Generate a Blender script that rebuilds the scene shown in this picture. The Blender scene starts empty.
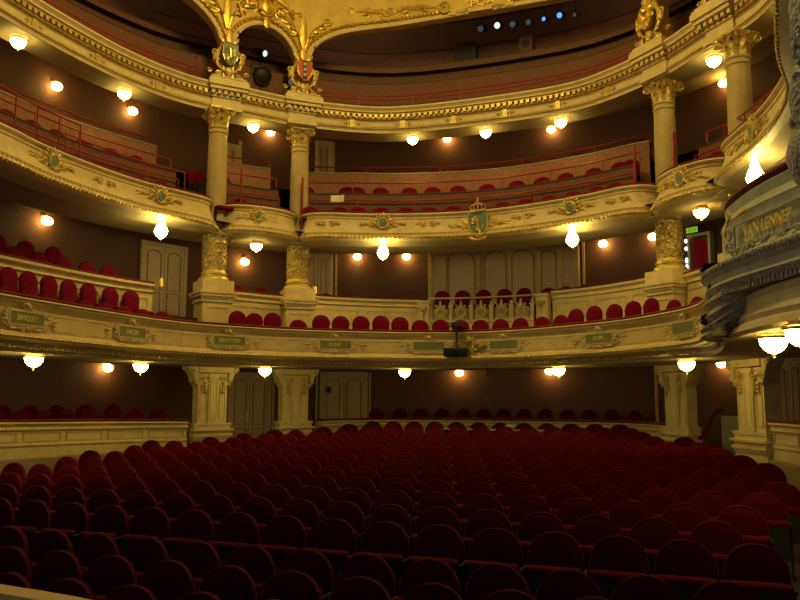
import bpy, math, random
from math import sin, cos, pi, atan2, hypot, radians
random.seed(7)
SC = bpy.context.scene
COL = SC.collection
D = bpy.data

# ---------------------------------------------------------------- materials
def mat(name, col, rough=.6, metal=0, noise=0, nscale=8, bump=0, bscale=40, sheen=0, sheencol=None, emit=None, estr=0, col2=None, alpha=None, coat=0, btype='NOISE', spec=None):
    m = D.materials.new(name); m.use_nodes = True
    nt = m.node_tree; b = nt.nodes['Principled BSDF']
    b.inputs['Roughness'].default_value = rough; b.inputs['Metallic'].default_value = metal
    c = (*col, 1); b.inputs['Base Color'].default_value = c
    if spec is not None: b.inputs['Specular IOR Level'].default_value = spec
    if noise or bump:
        tc = nt.nodes.new('ShaderNodeTexCoord')
    if noise:
        n = nt.nodes.new('ShaderNodeTexNoise'); n.inputs['Scale'].default_value = nscale; n.inputs['Detail'].default_value = 5
        nt.links.new(tc.outputs['Object'], n.inputs['Vector'])
        mx = nt.nodes.new('ShaderNodeMix'); mx.data_type = 'RGBA'
        c2 = col2 or tuple(max(0, v * (1 - noise)) for v in col)
        mx.inputs[6].default_value = c; mx.inputs[7].default_value = (*c2, 1)
        rp = nt.nodes.new('ShaderNodeValToRGB'); rp.color_ramp.elements[0].position = .38; rp.color_ramp.elements[1].position = .66
        nt.links.new(n.outputs['Fac'], rp.inputs[0]); nt.links.new(rp.outputs[0], mx.inputs[0])
        nt.links.new(mx.outputs[2], b.inputs['Base Color'])
    if bump:
        if btype == 'VORONOI':
            n2 = nt.nodes.new('ShaderNodeTexVoronoi'); n2.inputs['Scale'].default_value = bscale; out = n2.outputs['Distance']
        else:
            n2 = nt.nodes.new('ShaderNodeTexNoise'); n2.inputs['Scale'].default_value = bscale; out = n2.outputs['Fac']
        nt.links.new(tc.outputs['Object'], n2.inputs['Vector'])
        bp = nt.nodes.new('ShaderNodeBump'); bp.inputs['Strength'].default_value = bump; bp.inputs['Distance'].default_value = .02
        nt.links.new(out, bp.inputs['Height']); nt.links.new(bp.outputs[0], b.inputs['Normal'])
    if sheen:
        b.inputs['Sheen Weight'].default_value = sheen
        b.inputs['Sheen Roughness'].default_value = .4
        b.inputs['Sheen Tint'].default_value = (*(sheencol or col), 1)
    if coat: b.inputs['Coat Weight'].default_value = coat
    if emit:
        b.inputs['Emission Color'].default_value = (*emit, 1); b.inputs['Emission Strength'].default_value = estr
    return m

WARM = (1.0, .60, .25)
M = dict(
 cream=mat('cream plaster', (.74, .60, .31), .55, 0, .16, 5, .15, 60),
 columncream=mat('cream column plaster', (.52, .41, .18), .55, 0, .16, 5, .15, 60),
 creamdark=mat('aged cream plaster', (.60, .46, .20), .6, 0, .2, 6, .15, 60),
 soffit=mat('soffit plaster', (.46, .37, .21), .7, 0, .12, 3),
 gilt=mat('gilt plaster', (.72, .53, .16), .38, .45, .3, 14, .3, 50),
 arcade=mat('gilded arcade plaster', (.66, .48, .14), .5, .15, .22, 3, .2, 30),
 gold=mat('gold leaf', (.85, .61, .15), .3, .85, .25, 20, .3, 60),
 carved=mat('carved gilt', (.60, .45, .15), .42, .4, .5, 16, 1.0, 22, btype='VORONOI'),
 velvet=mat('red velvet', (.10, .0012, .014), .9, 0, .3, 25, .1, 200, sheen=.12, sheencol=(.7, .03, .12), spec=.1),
 velvetlit=mat('crimson velvet with light painted in', (.19, .002, .03), .9, 0, .3, 25, .1, 200, sheen=.1, sheencol=(.7, .03, .12), spec=.1),  # velvet made brighter: stronger light on the balcony chairs put into the colour
 piping=mat('paler velvet piping', (.13, .006, .018), .8, 0, sheen=.3, sheencol=(.9, .2, .28), spec=.1),  # backrest edging, paler than the velvet
 rail=mat('red velvet rail', (.14, .002, .018), .9, 0, .25, 15, sheen=.25, sheencol=(.8, .2, .2)),
 redpaint=mat('red painted iron', (.32, .015, .03), .45),
 shell=mat('dark blue seat shell', (.018, .026, .034), .5),
 iron=mat('dark cast iron', (.02, .022, .026), .45, .3),
 walldark=mat('brown silk wallcovering', (.135, .062, .045), .75, 0, .3, 30, .1, 90),
 panel=mat('terracotta panelling', (.25, .095, .045), .65, 0, .25, 10),
 bench=mat('russet bench panelling', (.17, .062, .036), .65, 0, .25, 10),
 floor=mat('dark stalls floor', (.035, .022, .02), .8, 0, .3, 5),
 carpet=mat('red carpet', (.16, .02, .015), .95, 0, .3, 30),
 door=mat('pale door paint', (.64, .49, .38), .5, 0, .12, 5),
 doordark=mat('grey brown door moulding', (.32, .23, .16), .5),
 green=mat('green plaque enamel', (.20, .26, .10), .5, 0, .15, 10),
 blue=mat('verdigris blue', (.16, .27, .26), .5, 0, .3, 12),
 shieldred=mat('heraldic red', (.55, .06, .02), .45),
 black=mat('matte black', (.012, .012, .012), .6),
 blackgloss=mat('black plastic', (.015, .016, .02), .3),
 white=mat('white paint', (.75, .72, .66), .5),
 letter=mat('gilt lettering', (1.0, .76, .18), .45, 0),
 grey_coollit=mat('grey green paint and cool lit cream', (.50, .52, .39), .6, 0, .25, 6, .3, 40),  # stage box and pier: cream with cool daylight painted in; board, tabletop plain grey
 carved_coollit=mat('carved cream in cool light', (.38, .37, .29), .6, 0, .4, 18, .9, 30, btype='VORONOI'),  # carved cream of box and pier, cool stage daylight painted into the colour
 brass=mat('brass', (.75, .5, .18), .3, .9),
 curtain=mat('crimson curtain', (.62, .03, .15), .8, 0, sheen=.3),
 dirt=mat('dark wood', (.06, .035, .02), .6),
 lamp=mat('lit opal glass', (.9, .8, .6), .4, emit=(1, .74, .17), estr=38),
 globe=mat('lit amber globe', (.9, .6, .3), .4, emit=(1, .58, .12), estr=30),
 crystal=mat('lit crystal', (.9, .8, .6), .3, emit=(1, .76, .22), estr=44),
 spotwhite=mat('spotlight lens lit', (.8, .9, .9), .2, emit=(.75, 1, .95), estr=1.1),
 spotblue=mat('blue spotlight lens lit', (.2, .4, .9), .2, emit=(.12, .35, 1), estr=1.3),
 spotdim=mat('dim spotlight lens', (.25, .32, .36), .15, emit=(.5, .7, .8), estr=.06),
 exitsign=mat('lit exit sign', (.3, .6, .05), .4, emit=(.35, .75, .03), estr=.5),
 striplight=mat('lit mirror bulbs', (.9, .95, 1), .3, emit=(.75, .9, 1), estr=4),
 slot=mat('shadow gap', (.02, .014, .01), .9),
)

# ---------------------------------------------------------------- mesh builder
class MB:
    def __init__(s): s.v = []; s.f = []
    def add(s, vs, fs):
        b = len(s.v); s.v += [tuple(p) for p in vs]; s.f += [tuple(i + b for i in f) for f in fs]; return s
    def grid(s, rows, closed=False, flip=False, caps=False):
        n = len(rows[0]); b = len(s.v)
        for r in rows: s.v += [tuple(p) for p in r]
        for i in range(len(rows) - 1):
            for j in range(n if closed else n - 1):
                k = (j + 1) % n
                q = (b + i * n + j, b + i * n + k, b + (i + 1) * n + k, b + (i + 1) * n + j)
                s.f.append(q[::-1] if flip else q)
        if caps:
            s.f.append(tuple(range(b, b + n))[::-1] if not flip else tuple(range(b, b + n)))
            e = b + (len(rows) - 1) * n
            s.f.append(tuple(range(e, e + n)) if not flip else tuple(range(e, e + n))[::-1])
        return s
    def box(s, x0, x1, y0, y1, z0, z1):
        v = [(x, y, z) for x in (x0, x1) for y in (y0, y1) for z in (z0, z1)]
        return s.add(v, [(0, 1, 3, 2), (4, 6, 7, 5), (0, 4, 5, 1), (2, 3, 7, 6), (0, 2, 6, 4), (1, 5, 7, 3)])
    def bbox(s, x0, x1, y0, y1, z0, z1, b=.01):
        # chamfered box (all edges)
        xs, ys, zs = (x0, x1), (y0, y1), (z0, z1)
        rows = []
        for z, k in ((z0, b), (z0 + b, 0), (z1 - b, 0), (z1, b)):
            kk = k
            rows.append([(x0 + b + kk, y0 + kk, z), (x1 - b - kk, y0 + kk, z), (x1 - kk, y0 + b + kk, z), (x1 - kk, y1 - b - kk, z), (x1 - b - kk, y1 - kk, z), (x0 + b + kk, y1 - kk, z), (x0 + kk, y1 - b - kk, z), (x0 + kk, y0 + b + kk, z)])
        return s.grid(rows, True, False, True)
    def tube(s, pts, r, n=6, closed=False, caps=True):
        rows = []; N = len(pts)
        for i, p in enumerate(pts):
            a = pts[(i - 1) % N] if closed else pts[max(i - 1, 0)]
            c = pts[(i + 1) % N] if closed else pts[min(i + 1, N - 1)]
            t = [c[k] - a[k] for k in range(3)]; l = math.sqrt(sum(q * q for q in t)) or 1; t = [q / l for q in t]
            ref = (0, 0, 1) if abs(t[2]) < .85 else (0, 1, 0)
            u = (t[1] * ref[2] - t[2] * ref[1], t[2] * ref[0] - t[0] * ref[2], t[0] * ref[1] - t[1] * ref[0])
            l = math.sqrt(sum(q * q for q in u)); u = [q / l for q in u]
            w = (t[1] * u[2] - t[2] * u[1], t[2] * u[0] - t[0] * u[2], t[0] * u[1] - t[1] * u[0])
            rr = r[i] if isinstance(r, (list, tuple)) else r
            rows.append([tuple(p[k] + rr * (cos(2 * pi * j / n) * u[k] + sin(2 * pi * j / n) * w[k]) for k in range(3)) for j in range(n)])
        if closed: rows.append(rows[0])
        return s.grid(rows, True, True, caps and not closed)
    def lathe(s, prof, n=16, c=(0, 0, 0), a0=0, a1=2 * pi):
        full = abs(a1 - a0 - 2 * pi) < 1e-6
        m = n if full else n + 1
        rows = [[(c[0] + r * cos(a0 + (a1 - a0) * j / n), c[1] + r * sin(a0 + (a1 - a0) * j / n), c[2] + z) for j in range(m)] for r, z in prof]
        return s.grid(rows, full, False, full)
    def sphere(s, c, r, n=8, m=6, sc=(1, 1, 1)):
        rows = []
        for i in range(m + 1):
            t = -pi / 2 + pi * i / m; q = max(cos(t), .02)
            rows.append([(c[0] + r * sc[0] * q * cos(2 * pi * j / n), c[1] + r * sc[1] * q * sin(2 * pi * j / n), c[2] + r * sc[2] * sin(t)) for j in range(n)])
        return s.grid(rows, True, False, True)
    def prism(s, poly, y0, y1):
        # polygon in XZ (counter-clockwise seen from -Y), extruded from y0 (front) to y1 (back)
        n = len(poly)
        s.add([(x, y0, z) for x, z in poly] + [(x, y1, z) for x, z in poly],
              [tuple(range(n)), tuple(range(2 * n - 1, n - 1, -1))] + [(i, i + n, (i + 1) % n + n, (i + 1) % n) for i in range(n)])
        return s
    def sweep(s, path, u0, u1, prof, step=.3, closed=False, zf=None, caps=False):
        n = max(1, int(math.ceil((u1 - u0) / step))); rows = []
        for i in range(n + 1):
            u = u0 + (u1 - u0) * i / n
            x, y, nx, ny, tx, ty = path.at(u); dz = zf(u) if zf else 0
            rows.append([(x + nx * d, y + ny * d, z + dz) for d, z in prof])
        return s.grid(rows, closed, False, caps and closed)
    def xform(s, f): s.v = [f(p) for p in s.v]; return s
    def frame(s, path, u, d=0, z=0, start=0):
        x, y, nx, ny, tx, ty = path.at(u)
        s.v[start:] = [(x + tx * p[0] - nx * (p[1] - d), y + ty * p[0] - ny * (p[1] - d), p[2] + z) for p in s.v[start:]]
        return s

def obj(name, mb, m, parent=None, smooth=40, kind=None):
    me = D.meshes.new(name); me.from_pydata(mb.v, [], mb.f); me.validate()
    if m: me.materials.append(M[m] if isinstance(m, str) else m)
    if smooth:
        me.polygons.foreach_set('use_smooth', [True] * len(me.polygons))
        me.set_sharp_from_angle(angle=radians(smooth))
    o = D.objects.new(name, me); COL.objects.link(o)
    if parent: o.parent = parent
    if kind: o['kind'] = kind
    return o
def thing(name, label, cat, loc=(0, 0, 0), rz=0, group=None):
    o = D.objects.new(name, None); COL.objects.link(o); o.empty_display_size = .1
    o.location = loc; o.rotation_euler = (0, 0, rz); o['label'] = label; o['category'] = cat
    if group: o['group'] = group
    return o
def tag(o, label, cat, group=None):
    o['label'] = label; o['category'] = cat
    if group: o['group'] = group
    return o
CH = {}
def kids(o):
    return CH.get(o.name) or CH.setdefault(o.name, [c for c in D.objects if c.parent == o])
def dup(root, loc, rz=0, label=None, group=None, scale=None):
    def cp(o, par):
        c = o.copy(); COL.objects.link(c)
        if par: c.parent = par
        for k in kids(o): cp(k, c)
        return c
    r = cp(root, None); r.location = loc; r.rotation_euler = (0, 0, rz)
    if label: r['label'] = label
    if group: r['group'] = group
    if scale: r.scale = scale
    return r
def text(name, body, size, m, parent, loc, rot=(pi / 2, 0, 0), ext=.004, sx=1):
    c = D.curves.new(name, 'FONT'); c.body = body; c.size = size; c.extrude = ext; c.align_x = 'CENTER'; c.align_y = 'CENTER'; c.resolution_u = 3
    t = D.objects.new(name + '_tmp', c); COL.objects.link(t)
    bpy.context.view_layer.update()
    me = D.meshes.new_from_object(t.evaluated_get(bpy.context.evaluated_depsgraph_get()))
    D.objects.remove(t)
    me.name = name; me.materials.clear(); me.materials.append(M[m])
    o = D.objects.new(name, me); COL.objects.link(o); o.parent = parent; o.location = loc; o.rotation_euler = rot; o.scale = (sx, 1, 1)
    return o
ORD = ['zeroth', 'first', 'second', 'third', 'fourth', 'fifth', 'sixth', 'seventh', 'eighth', 'ninth', 'tenth', 'eleventh', 'twelfth', 'thirteenth', 'fourteenth', 'fifteenth', 'sixteenth', 'seventeenth', 'eighteenth', 'nineteenth', 'twentieth', 'twenty-first', 'twenty-second', 'twenty-third', 'twenty-fourth', 'twenty-fifth', 'twenty-sixth', 'twenty-seventh', 'twenty-eighth', 'twenty-ninth', 'thirtieth', 'thirty-first', 'thirty-second', 'thirty-third', 'thirty-fourth', 'thirty-fifth', 'thirty-sixth', 'thirty-seventh', 'thirty-eighth', 'thirty-ninth', 'fortieth']

# ---------------------------------------------------------------- plan curves of the horseshoe (x across the hall, y towards the back)
def catmull(P, n=10):
    out = []
    for i in range(len(P) - 1):
        p0 = P[max(i - 1, 0)]; p1 = P[i]; p2 = P[i + 1]; p3 = P[min(i + 2, len(P) - 1)]
        for k in range(n):
            t = k / n
            out.append(tuple(.5 * ((2 * b) + (-a + c) * t + (2 * a - 5 * b + 4 * c - d) * t * t + (-a + 3 * b - 3 * c + d) * t ** 3) for a, b, c, d in zip(p0, p1, p2, p3)))
    out.append(P[-1]); return out
class Path:
    def __init__(s, pts, mid=False):
        s.p = catmull(pts, 10); s.c = [0]
        for i in range(1, len(s.p)): s.c.append(s.c[-1] + math.dist(s.p[i], s.p[i - 1]))
        if mid: m = s.c[-1] / 2; s.c = [v - m for v in s.c]
    def at(s, u, d=0):
        c = s.c; lo, hi = 0, len(c) - 1
        while hi - lo > 1:
            m = (lo + hi) // 2
            if c[m] <= u: lo = m
            else: hi = m
        a, b = s.p[lo], s.p[lo + 1]; t = (u - c[lo]) / (c[lo + 1] - c[lo])
        x, y = a[0] + (b[0] - a[0]) * t, a[1] + (b[1] - a[1]) * t
        def tn(i):
            a = s.p[max(i - 1, 0)]; b = s.p[min(i + 1, len(s.p) - 1)]; return b[0] - a[0], b[1] - a[1]
        p, q = tn(lo), tn(lo + 1); t = min(max(t, 0), 1)
        tx, ty = p[0] * (1 - t) + q[0] * t, p[1] * (1 - t) + q[1] * t; l = hypot(tx, ty); tx /= l; ty /= l
        nx, ny = ty, -tx
        return x + nx * d, y + ny * d, nx, ny, tx, ty
    def rz(s, u): a = s.at(u); return atan2(a[5], a[4])
    def pos(s, u, d=0, z=0): a = s.at(u, d); return (a[0], a[1], z)
def Ring(half): return Path([(-x, y) for x, y in half[::-1][:-1]] + list(half), True)
B1 = Ring([(0, 16.6), (1.2, 16.3), (2.4, 15.6), (3.4, 14.8), (4.1, 13.85), (4.6, 12.9), (4.78, 11.6), (4.72, 10), (4.6, 8.5), (4.45, 7), (4.3, 4)])
B2 = Ring([(0, 16.95), (1.7, 16.65), (2.8, 16.2), (3.6, 15.9), (4.5, 15.0), (5.15, 13.7), (5.55, 12.4), (5.68, 11.3), (5.68, 10), (5.5, 8.8), (5.4, 7), (5.3, 5)])
B3 = Ring([(0, 17.5), (1.8, 17.4), (2.86, 17.03), (4.14, 16.05), (5.0, 15.0), (5.6, 14.3), (5.95, 13.6), (6.25, 12.5), (6.36, 11.4), (6.39, 10.3), (6.35, 9.5), (6.2, 7), (6, 4)])
PR = Ring([(0, 18.8), (1.6, 18.55), (3.0, 17.8), (4.19, 16.6), (5.3, 14.7), (5.9, 13.2), (6.15, 11.8), (6.2, 10), (6.1, 8), (6, 4)])
OW = Ring([(0, 20.5), (2.5, 20.2), (4.8, 19.2), (6.5, 17.4), (7.6, 15), (8, 12.5), (8.1, 9), (8, 4)])
OE = OW.c[-1]
def toothed(path, u0, u1, z0, z1, d0, d1, pitch, duty=.55, back=.06):
    rows = []; n = int((u1 - u0) / pitch)
    for i in range(n):
        for q, d in ((0, d0), (.002, d1), (pitch * duty, d1), (pitch * duty + .002, d0)):
            x, y, nx, ny, tx, ty = path.at(u0 + i * pitch + q)
            rows.append([(x + nx * k, y + ny * k, z) for k, z in ((d0 - back, z0), (d, z0), (d, z1), (d0 - back, z1))])
    return MB().grid(rows, True, False, True)
def beads(path, u0, u1, d, z, r, pitch, sz=1.0):
    rows = []; n = int((u1 - u0) / pitch)
    for i in range(n):
        for q, k in ((0, .35), (.2, .85), (.5, 1), (.8, .85)):
            x, y, nx, ny, tx, ty = path.at(u0 + (i + q) * pitch)
            rows.append([(x + nx * (d + r * k * cos(a * pi / 3)), y + ny * (d + r * k * cos(a * pi / 3)), z + sz * r * k * sin(a * pi / 3)) for a in range(6)])
    return MB().grid(rows, True, False, True)
# small ornament helpers, drawn in local XZ with -Y towards the hall
def scroll(mb, x, z, r, sgn=1, turns=1.25, t=.016, y=-.015, a0=0, n=18):
    pts = []
    for i in range(n + 1):
        k = i / n; a = a0 + sgn * turns * 2 * pi * k; rr = r * (1 - .85 * k)
        pts.append((x + rr * cos(a), y, z + rr * sin(a)))
    mb.tube(pts, [t * (1 - .45 * i / n) for i in range(n + 1)], 5); return mb
def leaf(mb, x, z, ang, l, w, y=-.012, t=.012):
    b = len(mb.v); mb.sphere((0, 0, 0), 1, 6, 4, (l / 2, t, w / 2))
    for i in range(b, len(mb.v)):
        p = mb.v[i]; px = p[0] + l / 2
        mb.v[i] = (x + px * cos(ang) - p[2] * sin(ang), y + p[1], z + px * sin(ang) + p[2] * cos(ang))
    return mb
def foliage(mb, w, h, y=-.015):
    # symmetric acanthus spray, w half width
    for s in (-1, 1):
        scroll(mb, s * w * .38, -h * .05, h * .28, -s, 1.2, .014 * h / .25, y, 0 if s > 0 else pi)
        scroll(mb, s * w * .72, h * .02, h * .18, s, 1.2, .010 * h / .25, y, 0 if s > 0 else pi)
        for a, l, q in ((.5, .5, .25), (-.45, .45, .3), (.15, .5, .5), (-.2, .35, .75), (.3, .3, .8), (1.0, .4, .15), (-1.0, .4, .15)):
            leaf(mb, s * w * q, 0, a if s > 0 else pi - a, w * l * .8, h * .16, y)
    return mb
def ellipse(rx, rz, n=20, cx=0, cz=0): return [(cx + rx * cos(2 * pi * i / n), cz + rz * sin(2 * pi * i / n)) for i in range(n)]
def ringloop(rx, rz, y, n=22, cx=0, cz=0): return [(cx + rx * cos(2 * pi * i / n), y, cz + rz * sin(2 * pi * i / n)) for i in range(n)]
def rect_frame(mb, x0, x1, z0, z1, y=-.01, t=.012):
    mb.box(x0, x1, y, y + .02, z0, z0 + t); mb.box(x0, x1, y, y + .02, z1 - t, z1)
    mb.box(x0, x0 + t, y, y + .02, z0 + t, z1 - t); mb.box(x1 - t, x1, y, y + .02, z0 + t, z1 - t); return mb
# ---------------------------------------------------------------- setting
def strip(pa, ua0, ua1, pb, ub0, ub1, za, zb, n=40, mb=None, da=0, db=0):
    mb = mb or MB(); r0 = []; r1 = []
    for i in range(n + 1):
        t = i / n
        a = pa.at(ua0 + (ua1 - ua0) * t, da); b = pb.at(ub0 + (ub1 - ub0) * t, db)
        r0.append((a[0], a[1], za)); r1.append((b[0], b[1], zb))
    return mb.grid([r0, r1])
B1E, B2E, B3E, PE = B1.c[-1], B2.c[-1], B3.c[-1], PR.c[-1]
def fz(y): return 0 if y < 6.6 else .083 + .0537 * (y - 7.144)
ys = [-3, 2, 4, 6.6, 6.601, 10, 14, 18.3, 21.5]
obj('floor', MB().grid([[(-9, y, fz(y)), (9, y, fz(y))] for y in ys]), 'floor', kind='structure', smooth=0)
obj('ceiling', MB().box(-9.5, 9.5, -.5, 22, 13.4, 13.6), 'creamdark', kind='structure', smooth=0)
W = [(0, -.1), (0, 13.4), (-.25, 13.4), (-.25, -.1)]
obj('wall_left', MB().sweep(OW, -OE, -8.6, W, .4, True, caps=True), 'walldark', kind='structure', smooth=30)
obj('wall_back', MB().sweep(OW, -8.6, 8.6, W, .4, True, caps=True), 'walldark', kind='structure', smooth=30)
obj('wall_right', MB().sweep(OW, 8.6, OE, W, .4, True, caps=True), 'walldark', kind='structure', smooth=30)

def double_door(name, u0, u1, z0, z1, plate=True, arch=True, d=.05):
    w = u1 - u0; h = z1 - z0; uc = (u0 + u1) / 2
    mb = MB().box(-w / 2, -w / 2 + .09, -.06, .02, 0, h).box(w / 2 - .09, w / 2, -.06, .02, 0, h).box(-w / 2 + .09, w / 2 - .09, -.06, .02, h - .09, h)
    r = obj(name, mb, 'door', kind='structure', smooth=0); r.location = OW.pos(uc, d, z0); r.rotation_euler = (0, 0, OW.rz(uc))
    for s in (-1, 1):
        x0, x1 = (-w / 2 + .09, -.006) if s < 0 else (.006, w / 2 - .09)
        l = obj('door_leaf', MB().box(x0, x1, -.035, .01, .01, h - .09), 'door', r, 0)
        c = (x0 + x1) / 2; pw = (x1 - x0) / 2 - .09
        mm = MB()
        for a, b in ((.12, h * .34), (h * .38, h - .2)):
            pts = [(c - pw, -.04, a), (c + pw, -.04, a), (c + pw, -.04, b - (pw * .6 if arch and b > h * .5 else 0))]
            if arch and b > h * .5: pts += [(c + pw * cos(t * pi / 8), -.04, b - pw * .6 + pw * .6 * sin(t * pi / 8)) for t in range(1, 8)]
            pts += [(c - pw, -.04, b - (pw * .6 if arch and b > h * .5 else 0))]
            mm.tube(pts, .018, 5, True)
        obj('panel_moulding', mm, 'doordark', l)
    if plate:
        obj('push_plate', MB().box(-.12, -.03, -.05, -.03, h * .42, h * .54), 'brass', r, 0)
    obj('door_handle', MB().sphere((.06, -.06, h * .42), .03), 'brass', r)
    return r
double_door('door_1', -10.25, -8.98, 4.0, 5.83, arch=True)
double_door('door_2', -7.7, -6.53, .62, 2.78)
d3 = double_door('door_3', -5.16, -3.87, .62, 2.83)
obj('door_sign', MB().xform(lambda p: p).grid([[(x - .42, -.05, z + 1.72) for x, z in ellipse(.09, .09)], [(x - .42, -.035, z + 1.72) for x, z in ellipse(.09, .09)]], True, False, True), 'black', d3)
double_door('door_4', -5.7, -4.86, 4.0, 6.1)
double_door('door_5', -7.95, -7.62, 7.2, 8.75, False)
double_door('door_6', -5.4, -4.93, 7.2, 9.25, False)
# panelled bay in the middle of the back wall, first balcony level
t = MB(); t.sweep(OW, -2.2, 1.95, [(.02, 3.9), (.06, 3.9), (.06, 6.4), (.02, 6.4)], .4, True, caps=True)
bay = obj('trim_1', t, 'door', kind='structure', smooth=20)
pl = MB(); pm = MB(); pg = MB()
for u in (-2.12, -1.75, -.78, .86, 1.42, 1.88):
    k = len(pl.v); wd = .06 if abs(u) > 1.8 else .055
    pl.box(-wd, wd, -.07, 0, 3.95, 6.35); pl.frame(OW, u, .06, 0, k)
    k = len(pg.v); pg.sphere((0, -.09, 6.16), .06); pg.sphere((0, -.09, 6.05), .05).box(-.065, .065, -.1, 0, 6.22, 6.27); pg.frame(OW, u, .06, 0, k)
for u, w in ((-1.27, .36), (-.33, .3), (.42, .3), (1.13, .2)):
    k = len(pm.v)
    pts = [(-w, -.01, 4.05), (w, -.01, 4.05), (w, -.01, 5.85)] + [(w * cos(i * pi / 10), -.01, 5.85 + w * .75 * sin(i * pi / 10)) for i in range(1, 10)] + [(-w, -.01, 5.85)]
    pm.tube(pts, .022, 5, True); pm.frame(OW, u, .06, 0, k)
obj('pilaster', pl, 'creamdark', bay, 0); obj('panel_moulding', pm, 'doordark', bay); obj('pilaster_capital', pg, 'gilt', bay)
# gilded upright frame strips on the dark walls
t = MB()
for u, z0, z1 in ((3.82, .7, 2.98), (-3.8, .7, 2.8), (-5.25, .7, 2.8), (-6.45, .7, 2.78), (2.05, 4.0, 6.4), (-4.76, 4.0, 6.15)):
    k = len(t.v); t.box(-.03, .03, -.05, .0, z0, z1); t.frame(OW, u, .0, 0, k)
k = len(t.v); t.box(-.04, .04, -.05, 0, 7.5, 9.25); t.frame(OW, -4.88, 0, 0, k)
k = len(t.v); t.box(-.04, .04, -.05, 0, 7.2, 8.9); t.frame(OW, -7.55, 0, 0, k)
obj('trim_2', t, 'creamdark', kind='structure', smooth=0)
double_door('door_8', 6.92, 7.8, .75, 2.95, False)

# ---------------------------------------------------------------- stalls level enclosure: panelled parapets
PL = Ring([(0, 19.35), (1.6, 19.25), (3.0, 18.8), (3.75, 17.95), (4.0, 17.1)])
PLE = PL.c[-1]
def parapet(path, u0, u1, ztop, label, zlow=0.0, zf=None, pan=1.0):
    r = thing('box_parapet', label, 'parapet', path.pos((u0 + u1) / 2, 0, zlow)); c = r.location
    def loc(mb): mb.xform(lambda p: (p[0] - c[0], p[1] - c[1], p[2] - c[2])); return mb
    Z = ztop
    P = [(0, zlow), (.06, zlow), (.06, zlow + .12), (.02, zlow + .15), (.02, Z - .42), (.045, Z - .40), (.045, Z - .37), (.0, Z - .34), (.0, Z - .16), (.05, Z - .13), (.05, Z - .1), (.02, Z - .08), (.02, Z - .06), (.09, Z - .03), (.09, Z), (-.16, Z), (-.16, zlow)]
    obj('parapet_wall', loc(MB().sweep(path, u0, u1, P, .3, True, zf, True)), 'cream', r, 25)
    obj('handrail', loc(MB().sweep(path, u0 - .02, u1 + .02, [(.07, Z), (.08, Z + .03), (.05, Z + .05), (-.14, Z + .05), (-.17, Z + .03), (-.16, Z)], .3, True, zf, True)), 'rail', r, 25)
    if Z > 1.6: obj('plinth', loc(MB().sweep(path, u0, u1, [(.0, zlow), (.075, zlow), (.075, Z - .62), (.05, Z - .59), (.0, Z - .59)], .3, True, zf, True)), 'doordark', r, 25)
    mm = MB(); n = max(1, round((u1 - u0) / pan))
    for i in range(n):
        a, b = u0 + (u1 - u0) * (i + .06) / n, u0 + (u1 - u0) * (i + .94) / n
        for z in (Z - .335, Z - .185): mm.sweep(path, a, b, [(0, z), (.02, z), (.02, z + .018), (0, z + .018)], .3, True, zf, True)
        for q in (a, b - .03): mm.sweep(path, q, q + .03, [(0, Z - .317), (.02, Z - .317), (.02, Z - .185), (0, Z - .185)], .3, True, zf, True)
    obj('panel_moulding', loc(mm), 'creamdark', r, 25)
    return r
parapet(PR, -13.6, -7.75, 1.61, 'cream panelled box parapet along the left side of the stalls', .0, lambda u: .02 + .022 * (-7.75 - u))
parapet(PL, -PLE + .25, PLE - .25, 1.57, 'cream parapet with red rail behind the last row of stalls seats', .6)
parapet(PR, 8.0, 13.6, 1.76, 'cream panelled box parapet right of the last pillar on the right', .0, lambda u: 0)
# box floors behind the parapets
bf = MB(); strip(PL, -PLE, PLE, OW, -5.0, 5.0, .98, .98, 30, bf); strip(PR, -PE, -7.75, OW, -OE, -7.75, 1.02, 1.02, 20, bf); strip(PR, 8.0, PE, OW, 7.9, OE, .75, .75, 20, bf)
obj('floor', bf, 'floor', kind='structure', smooth=0)

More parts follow.
